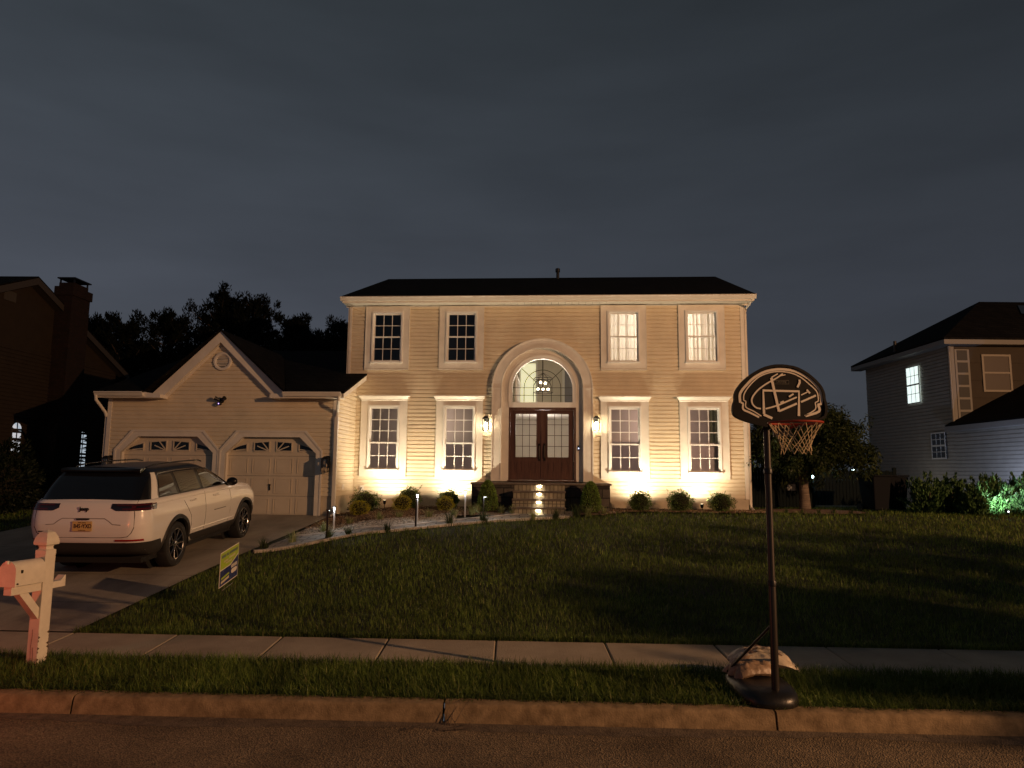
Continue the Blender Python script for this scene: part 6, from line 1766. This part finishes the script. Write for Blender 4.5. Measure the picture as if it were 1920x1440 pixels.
def lit_curt():
    m = bpy.data.materials.new('lit_curtain'); m.use_nodes = True; nt = m.node_tree; b_ = nt.nodes['Principled BSDF']
    t = nt.nodes.new('ShaderNodeTexCoord'); w_ = nt.nodes.new('ShaderNodeTexWave'); w_.bands_direction = 'Y'; w_.inputs['Scale'].default_value = 3.2; w_.inputs['Distortion'].default_value = 3
    r = nt.nodes.new('ShaderNodeValToRGB'); r.color_ramp.elements[0].color = (.55, .62, .5, 1); r.color_ramp.elements[1].color = (.8, .98, 1, 1)
    nt.links.new(t.outputs['Object'], w_.inputs['Vector']); nt.links.new(w_.outputs[0], r.inputs[0]); nt.links.new(r.outputs[0], b_.inputs['Emission Color']); b_.inputs['Emission Strength'].default_value = 1.3
    return m
nwin(2.3, 4.9, 6.3, .42, lit_curt()); nwin(.9, 2.75, 3.65, .40, mat('black_glass', (.004, .004, .005), .08))
# front upstairs window and shutter panel strip
b = MB(); b.box(1.15, 2.05, -.045, -.025, 5.15, 6.35); fw = b.build('window', mat('curtained_glass', (.06, .045, .034), .5), rn)
b = MB()
for q in ((1.08, 1.15, 5.08, 6.42), (2.05, 2.12, 5.08, 6.42), (1.15, 2.05, 6.35, 6.42), (1.15, 2.05, 5.08, 5.15), (1.15, 2.05, 5.73, 5.79)): b.box(q[0], q[1], -.07, -.024, q[2], q[3])
b.build('frame', mat('pale_frame', (.22, .19, .15), .5), fw)
b = MB()
for i in range(6): b.box(.22, .58, -.06, -.045, 4.0 + i * .44, 4.36 + i * .44)
b.build('shutter', mat('grey_panel', (.018, .017, .016), .6), rn)
b = MB(); b.box(.14, .66, -.044, -.024, 3.9, 6.6); b.build('shutter_board', M_NT, rn)
for i in range(2):
    b = MB(); z0 = 7.65 + i * .62; y0 = -.45 + (z0 - 6.95) / .623
    b.add([(3.6 + i * .3, y0, z0 + .05), (5.6, y0, z0 + .05), (5.6, y0 + .85, z0 + .58), (3.9 + i * .5, y0 + .85, z0 + .58)], [(0, 1, 2, 3)]); b.build('solar_panel', mat('solar_blue', (.02, .03, .05), .15), rn)
b = MB(); b.tube([(-.3, 3.0, 7.0), (-.3, 3.0, 7.45)], .06, 8); b.build('vent_pipe', M_BLACK, rn)

# ------------------------------------------------------------------ trees
def foliage_pts(centres, radii, per, r, flat=.7):
    C_ = np.repeat(np.array(centres), per, axis=0); Rr = np.repeat(np.array(radii), per)
    d = r.normal(size=(len(C_), 3)); d /= np.linalg.norm(d, axis=1)[:, None]
    rad = Rr * r.uniform(.15, 1, len(C_)) ** .6
    return C_ + d * rad[:, None] * np.array([1, 1, flat]), d
def pine(x, y, h, spread, label, seed):
    h += .45
    z0 = tz(x, y); t = thing('pine_tree', label, 'tree', (x, y, z0), 0, 'pines behind the garage')
    r = np.random.default_rng(seed); cs, rs2 = [], []
    b = MB(); lean = r.uniform(-.3, .3, 2)
    b.tube([(lean[0] * f, lean[1] * f, h * .95 * f) for f in lin(0, 1, 8)], [.22 * (1 - f * .85) for f in lin(0, 1, 8)], 8)
    nb = int(34 + h * 5)
    for i in range(nb):
        f = .22 + .76 * (i / nb) + r.uniform(-.02, .02); a = i * 2.4 + r.uniform(-.5, .5); L_ = spread * (1.12 - f ** 1.8) * r.uniform(.55, 1.15) + .25
        rise = r.uniform(.1, .5) + .35 * f
        base = np.array([lean[0] * f, lean[1] * f, h * .95 * f]); dr = np.array([cos(a), sin(a), rise]); tip = base + dr * L_
        b.tube([tuple(base), tuple(base + dr * L_ * .5 + np.array([0, 0, -.08])), tuple(tip)], [.05, .03, .012], 5)
        m_ = max(5, int(L_ * 5))
        for k in range(m_):
            g_ = .3 + .7 * k / (m_ - 1); c = base + dr * L_ * g_ + r.normal(0, .16, 3) * np.array([1, 1, .6]) + np.array([0, 0, .06]); cs.append(c); rs2.append(r.uniform(.16, .36))
    b.build('trunk', M_BARK, t)
    p, d = foliage_pts(cs, rs2, 60, r, 1.15); d[:, 2] += 1.1
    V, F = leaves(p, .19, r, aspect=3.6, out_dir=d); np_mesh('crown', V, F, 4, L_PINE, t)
pl_ = [(-24.2, 36, 10.6, 2.2, 'dark pine showing left of the brick chimney'), (-21.9, 37, 9.9, 2.0, 'dark pine just right of the brick chimney'), (-19.5, 35, 9.3, 2.1, 'slim pine in the gap beside the chimney'), (-17.4, 36, 10.0, 2.0, 'pine left of the tallest crown'),
       (-15.6, 37, 11.4, 2.6, 'tallest broad pine above the garage ridge'), (-13.6, 36, 10.9, 2.3, 'broad pine on the right shoulder of the tallest one'), (-11.6, 38, 10.3, 1.9, 'pointed pine above the garage roof'), (-10.3, 36, 9.0, 1.9, 'lower pine above the garage roof'), (-9.1, 37, 9.7, 1.8, 'pine second from the main house wall'), (-7.7, 36, 8.7, 1.7, 'pine touching the corner of the main house')]
for i, (x, y, h, s_, lb) in enumerate(pl_): pine(x, y, h - 1.0, s_ * 1.12, lb, 300 + i)
# lower dark understory behind the garage: a wood that reads as one mass
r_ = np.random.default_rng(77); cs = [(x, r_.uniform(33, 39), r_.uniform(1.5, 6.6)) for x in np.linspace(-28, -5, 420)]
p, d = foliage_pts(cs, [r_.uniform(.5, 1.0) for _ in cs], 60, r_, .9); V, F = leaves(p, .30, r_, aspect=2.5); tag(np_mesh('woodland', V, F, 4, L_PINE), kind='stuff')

# ornamental tree right of the house
ot = thing('ornamental_tree', 'small weeping tree with ringed trunk right of the house, partly behind the backboard', 'tree', (8.55, 20.9, tz(8.55, 20.9)))
r_ = np.random.default_rng(55); b = MB()
b.tube([(0, 0, -.05), (.0, 0, .35), (-.02, 0, .8), (-.03, 0, 1.15)], [.17, .14, .125, .14], 14)
cs, rr3 = [], []
for i in range(26):
    a = i * 2.4; el_ = r_.uniform(.25, 1.25); L_ = r_.uniform(.9, 1.9); tip = np.array([cos(a) * L_ * cos(el_) * 1.15, sin(a) * L_ * cos(el_), 1.15 + L_ * sin(el_) * 1.0])
    b.tube([(-.03, 0, 1.1), tuple(tip * .55 + np.array([0, 0, .6])), tuple(tip)], [.06, .035, .012], 6)
    for k in range(26):
        f = r_.uniform(.4, 1.1); c = np.array([-.03, 0, 1.1]) * (1 - f) + tip * f + r_.normal(0, .22, 3); cs.append(c); rr3.append(r_.uniform(.14, .28))
for i in range(420):    # drooping outer curtain
    a = r_.uniform(0, 2 * pi); f = r_.uniform(0, 1); rad = 1.95 * (1 - .12 * f) * r_.uniform(.82, 1.05)
    top = 1.1 + 1.75 * f; cs.append(np.array([cos(a) * rad * (1 - .55 * f ** 2.4), sin(a) * rad * (1 - .55 * f ** 2.4), top + r_.uniform(-.1, .1)])); rr3.append(r_.uniform(.12, .24))
b.build('trunk', M_BIRCH, ot, smooth=True)
p, d = foliage_pts(cs, rr3, 46, r_, 1.1); d[:, 2] -= .9
V, F = leaves(p, .095, r_, aspect=2.4, out_dir=d); np_mesh('crown', V, F, 4, L_TREE, ot)
# mulch ring under it
P = []
for i in range(49):
    a = 2 * pi * i / 48; P.append([(lambda w: (w[0], w[1], w[2] + .05 * (1 - f) + random.uniform(0, .015)))(W(7.1 + 1.5 * f * cos(a), .1 + 1.3 * f * sin(a))) for f in (0.01, .3, .6, .85, 1.0)])
b = MB(); b.grid(P); tag(b.build('mulch_ring', M_MULCH, smooth=True), kind='structure')
for i in range(7):
    x = 6.1 + i * .42; w = W(x, -1.05 + .12 * (i % 2)); t = thing('lily_plant', ['tiny sprouting plant at the left end of the tree ring', 'second tiny plant from the left in the tree ring', 'third tiny plant from the left in the tree ring', 'tiny plant at the middle of the tree ring', 'third tiny plant from the right in the tree ring', 'second tiny plant from the right in the tree ring', 'tiny sprouting plant at the right end of the tree ring'][i], 'plant', w, 0, 'tiny plants in the tree ring')
    pts = np.zeros((26, 3)); pts[:, :2] = rng.normal(0, .03, (26, 2)); blades('blade_clump', pts, .16, .014, L_TUFTD, t, .8, rng)

# unseen tree on the right, placed and shaped to shade lawn and sidewalk
st = thing('shade_tree', 'leafy tree placed out of view beyond the right edge to shade the lawn', 'tree', (13.3, 4.9, 0.1))
r_ = np.random.default_rng(66); b = MB(); b.tube([(0, 0, -.1), (0, 0, 1.2), (.05, 0, 2.6), (0, 0, 3.9)], [.16, .13, .10, .03], 10)
cs, rr3 = [], []
for i in range(230):
    d = r_.normal(size=3); d /= np.linalg.norm(d); c = d * np.array([2.2, 3.6, 1.75]) * r_.uniform(.2, 1) ** .5 + np.array([.4, -.6, 3.05]); cs.append(c); rr3.append(r_.uniform(.3, .5))
for i in range(70):
    d = r_.normal(size=3); d /= np.linalg.norm(d); cs.append(d * np.array([.9, .95, .75]) * r_.uniform(.2, 1) ** .5 + np.array([0, -2.15, 4.0])); rr3.append(r_.uniform(.25, .42))
for i in range(12): a = i * 2.4; b.tube([(0, 0, 1.9 + .1 * i), (cos(a) * 1.3, sin(a) * 1.6 - .4, 2.3 + .12 * i)], [.05, .015], 6)
b.build('trunk', M_BARK, st); p, d = foliage_pts(cs, rr3, 58, r_, .9); V, F = leaves(p, .15, r_, aspect=1.7); np_mesh('crown', V, F, 4, L_TREE, st)

# ------------------------------------------------------------------ right side: fence, post lights, bins, junipers
M_FENCE = mat('dark_green_fence', (.007, .011, .012), .9, spec=.1)
def fence(x0, x1, y, h, label, n, solid=True):
    z = tz(x0, y); t = thing('fence', label, 'fence', (x0, y, z)); L_ = x1 - x0
    b = MB()
    for i in range(n):
        x = L_ * i / n; b.box(x, x + L_ / n * (.86 if solid else .35), 0, .03, .04, h + .03 * (i % 2))
    b.build('pickets', M_FENCE, t)
    b = MB(); b.box(0, L_, .031, .07, .25, .33); b.box(0, L_, .031, .07, h - .25, h - .17); b.build('rail', M_FENCE, t)
    for x in (0, L_):
        b = MB(); b.box(x - .05, x + .05, .075, .17, 0, h + .12); b.build('post', M_FENCE, t)
    return t
fence(6.95, 7.95, 21.6, 1.22, 'dark picket gate panel beside the right corner of the house', 12)
fence(8.0, 9.2, 21.9, 1.18, 'black fence panel behind the ringed tree trunk', 12)
fence(9.3, 12.6, 23.4, 1.15, 'dark fence running from the tree to the grey house', 30)
b = MB(); b.box(0, .26, 0, .012, 0, .2); o = b.build('notice_board', mat('pale_notice', (.35, .36, .38), .6), None); o.location = (8.42, 21.86, 1.62); tag(o, 'small blank pale notice on the black fence left of the tree trunk', 'notice')
def post_light(x, y, z, label):
    t = thing('post_light', label, 'post light', (x, y, tz(x, y)), 0, 'cold white fence post lights'); h = z - tz(x, y)
    b = MB(); b.box(-.05, .05, -.05, .05, 0, h - .07); b.build('post', M_FENCE, t)
    b = MB(); b.box(-.045, .045, -.045, .045, h - .068, h + .02); b.build('lens', M_COLDLED, t)
    b = MB(); b.add([(-.08, -.08, h + .021), (.08, -.08, h + .021), (.08, .08, h + .021), (-.08, .08, h + .021), (0, 0, h + .07)], [(0, 1, 4), (1, 2, 4), (2, 3, 4), (3, 0, 4), (3, 2, 1, 0)]); b.build('cap', M_BLACK, t)
    lamp('post_light_glow', 'POINT', (0, -.12, h - .02), 3.5, (.62, .9, 1.0), .04, t)
post_light(9.32, 22.2, 2.06, 'cold white post light beside the ringed tree trunk'); post_light(11.85, 24.8, 2.28, 'cold white post light between the tree and the grey house')
def bin_(x, y, label, rz=0):
    t = thing('wheeled_bin', label, 'bin', (x, y, tz(x, y)), rz, 'wheeled bins by the grey house'); m = mat('dark_bin_plastic', (.006, .007, .010), .8, spec=.15)
    b = MB(); b.add([(-.22, -.26, .06), (.22, -.26, .06), (.22, .26, .06), (-.22, .26, .06), (-.29, -.34, .98), (.29, -.34, .98), (.29, .34, .98), (-.29, .34, .98)], [(0, 3, 2, 1), (4, 5, 6, 7), (0, 1, 5, 4), (1, 2, 6, 5), (2, 3, 7, 6), (3, 0, 4, 7)]); bevel(b.build('body', m, t), .03, 3)
    b = MB(); b.box(-.31, .31, -.38, .36, .985, 1.03); bevel(b.build('lid', m, t), .015, 2)
    for s_ in (-1, 1): b = MB(); b.lathe([(.001, 0), (.11, 0), (.11, .05), (.001, .05)], 16, (s_ * .26 - (.05 if s_ < 0 else 0), .28, .11), 'x'); b.build('wheel', M_TYRE, t)
    return t
bin_(10.35, 20.4, 'dark wheeled bin nearest the ringed tree', .2); bin_(11.15, 20.9, 'dark wheeled bin against the juniper hedge', -.1)
def juniper(x, y, rx, rz, label, n=3400, seed=0, m=L_JUN):
    t = thing('juniper_shrub', label, 'shrub', (x, y, tz(x, y)), 0, 'junipers in front of the grey house'); r = np.random.default_rng(seed)
    cs, dd = [], []
    for i in range(46):
        a = r.uniform(0, 2 * pi); e_ = r.uniform(.25, 1.35); L_ = r.uniform(.75, 1.05); dr = np.array([cos(a) * cos(e_) * rx, sin(a) * cos(e_) * rx, sin(e_) * rz]) * L_
        for k in range(n // 46):
            f = r.uniform(.2, 1); w_ = .11 * (1.15 - f); cs.append(dr * f + r.normal(0, w_, 3) * np.array([1, 1, .8])); dd.append(dr / np.linalg.norm(dr) + np.array([0, 0, .5]))
    cs = np.array(cs); dd = np.array(dd); k = cs[:, 2] > .0
    V, F = leaves(cs[k], .095, r, aspect=2.4, out_dir=dd[k] * 1.4); np_mesh('foliage', V, F, 4, m, t)
    b = MB()
    for i in range(7): a = i * .9; b.tube([(0, 0, -.03), (cos(a) * rx * .5, sin(a) * rx * .5, rz * .5)], [.025, .01], 5)
    b.build('stem', M_BARK, t)
juniper(11.5, 19.9, .75, 1.12, 'black juniper at the left end of the hedge', 4200, 1); juniper(12.3, 20.2, .7, 1.15, 'dark juniper second from the left', 4200, 2)
juniper(12.35, 19.05, .5, .85, 'juniper with pale lit tips left of the green glow', 4200, 3); juniper(12.95, 19.25, .62, .98, 'juniper glowing bright green above the ground spotlight', 5200, 4)
juniper(13.35, 20.1, .8, 1.25, 'dark tall juniper behind the glowing one', 4200, 5); juniper(13.75, 19.3, .7, 1.2, 'tall juniper at the right picture edge', 5200, 6)
def gspot(x, y, label, aim, pw, colr, spot=115):
    z = tz(x, y); t = thing('ground_spotlight', label, 'spotlight', (x, y, z), 0, 'ground spotlights among the junipers')
    b = MB(); b.tube([(0, 0, -.05), (0, 0, .1)], .012, 6); b.build('stake', M_BLACK, t); b = MB(); d = Vector(aim).normalized() * .1
    b.tube([(0, 0, .1), (d.x, d.y, .1 + d.z)], [.035, .05], 12); b.build('lamp_head', M_BLACK, t, smooth=True)
    b = MB(); b.sphere((-.03, -.05, .13), .018); b.build('lens', M_WHITELED, t, smooth=True)
    lamp('spotlight_beam', 'SPOT', (d.x * 1.15, d.y * 1.15, .1 + d.z * 1.15), pw, colr, .02, t, aim=(d.x * 3, d.y * 3, .1 + d.z * 3), spot=spot, blend=.5)
gspot(12.72, 18.4, 'small ground spotlight under the bright green juniper', (.12, .9, .75), 95, (.68, 1.0, .82)); gspot(13.55, 18.35, 'small ground spotlight at the right picture edge', (.1, .9, .9), 60, (.76, .96, 1.0))
# floodlights of the grey house: one washes its wing blue, one its side wall
lamp('wing_flood_light', 'SPOT', (14.2, 21.2, 1.5), 200, (.55, .66, 1.0), .03, None, aim=(15.62, 23.2, 3.6), spot=120, blend=.4)
lamp('side_yard_light', 'POINT', (14.2, 26.2, 1.9), 12, (1.0, .93, .85), .08)

# left: dark hedge in front of the dark house and foliage between the houses
def hedge(x, y, rx, rz, label, seed): return shrub(x, y, rx, rz, label, L_DARK, 5200, .11, 0, seed, 'dark shrubs by the dark house', 'shrub', 'dark_shrub', True)
hedge(-14.2, 20.0, .9, 1.0, 'black shrub under the arched window of the dark house', 61); hedge(-14.0, 21.6, .6, .5, 'black shrub left of the chimney foot', 62); hedge(-13.9, 25.9, .6, .6, 'black shrub right of the chimney foot', 63)
hedge(-13.8, 27.5, .8, 1.6, 'tall dark shrub in the gap between chimney and garage', 64); hedge(-13.5, 19.0, .8, .8, 'black shrub at the left picture edge', 65)
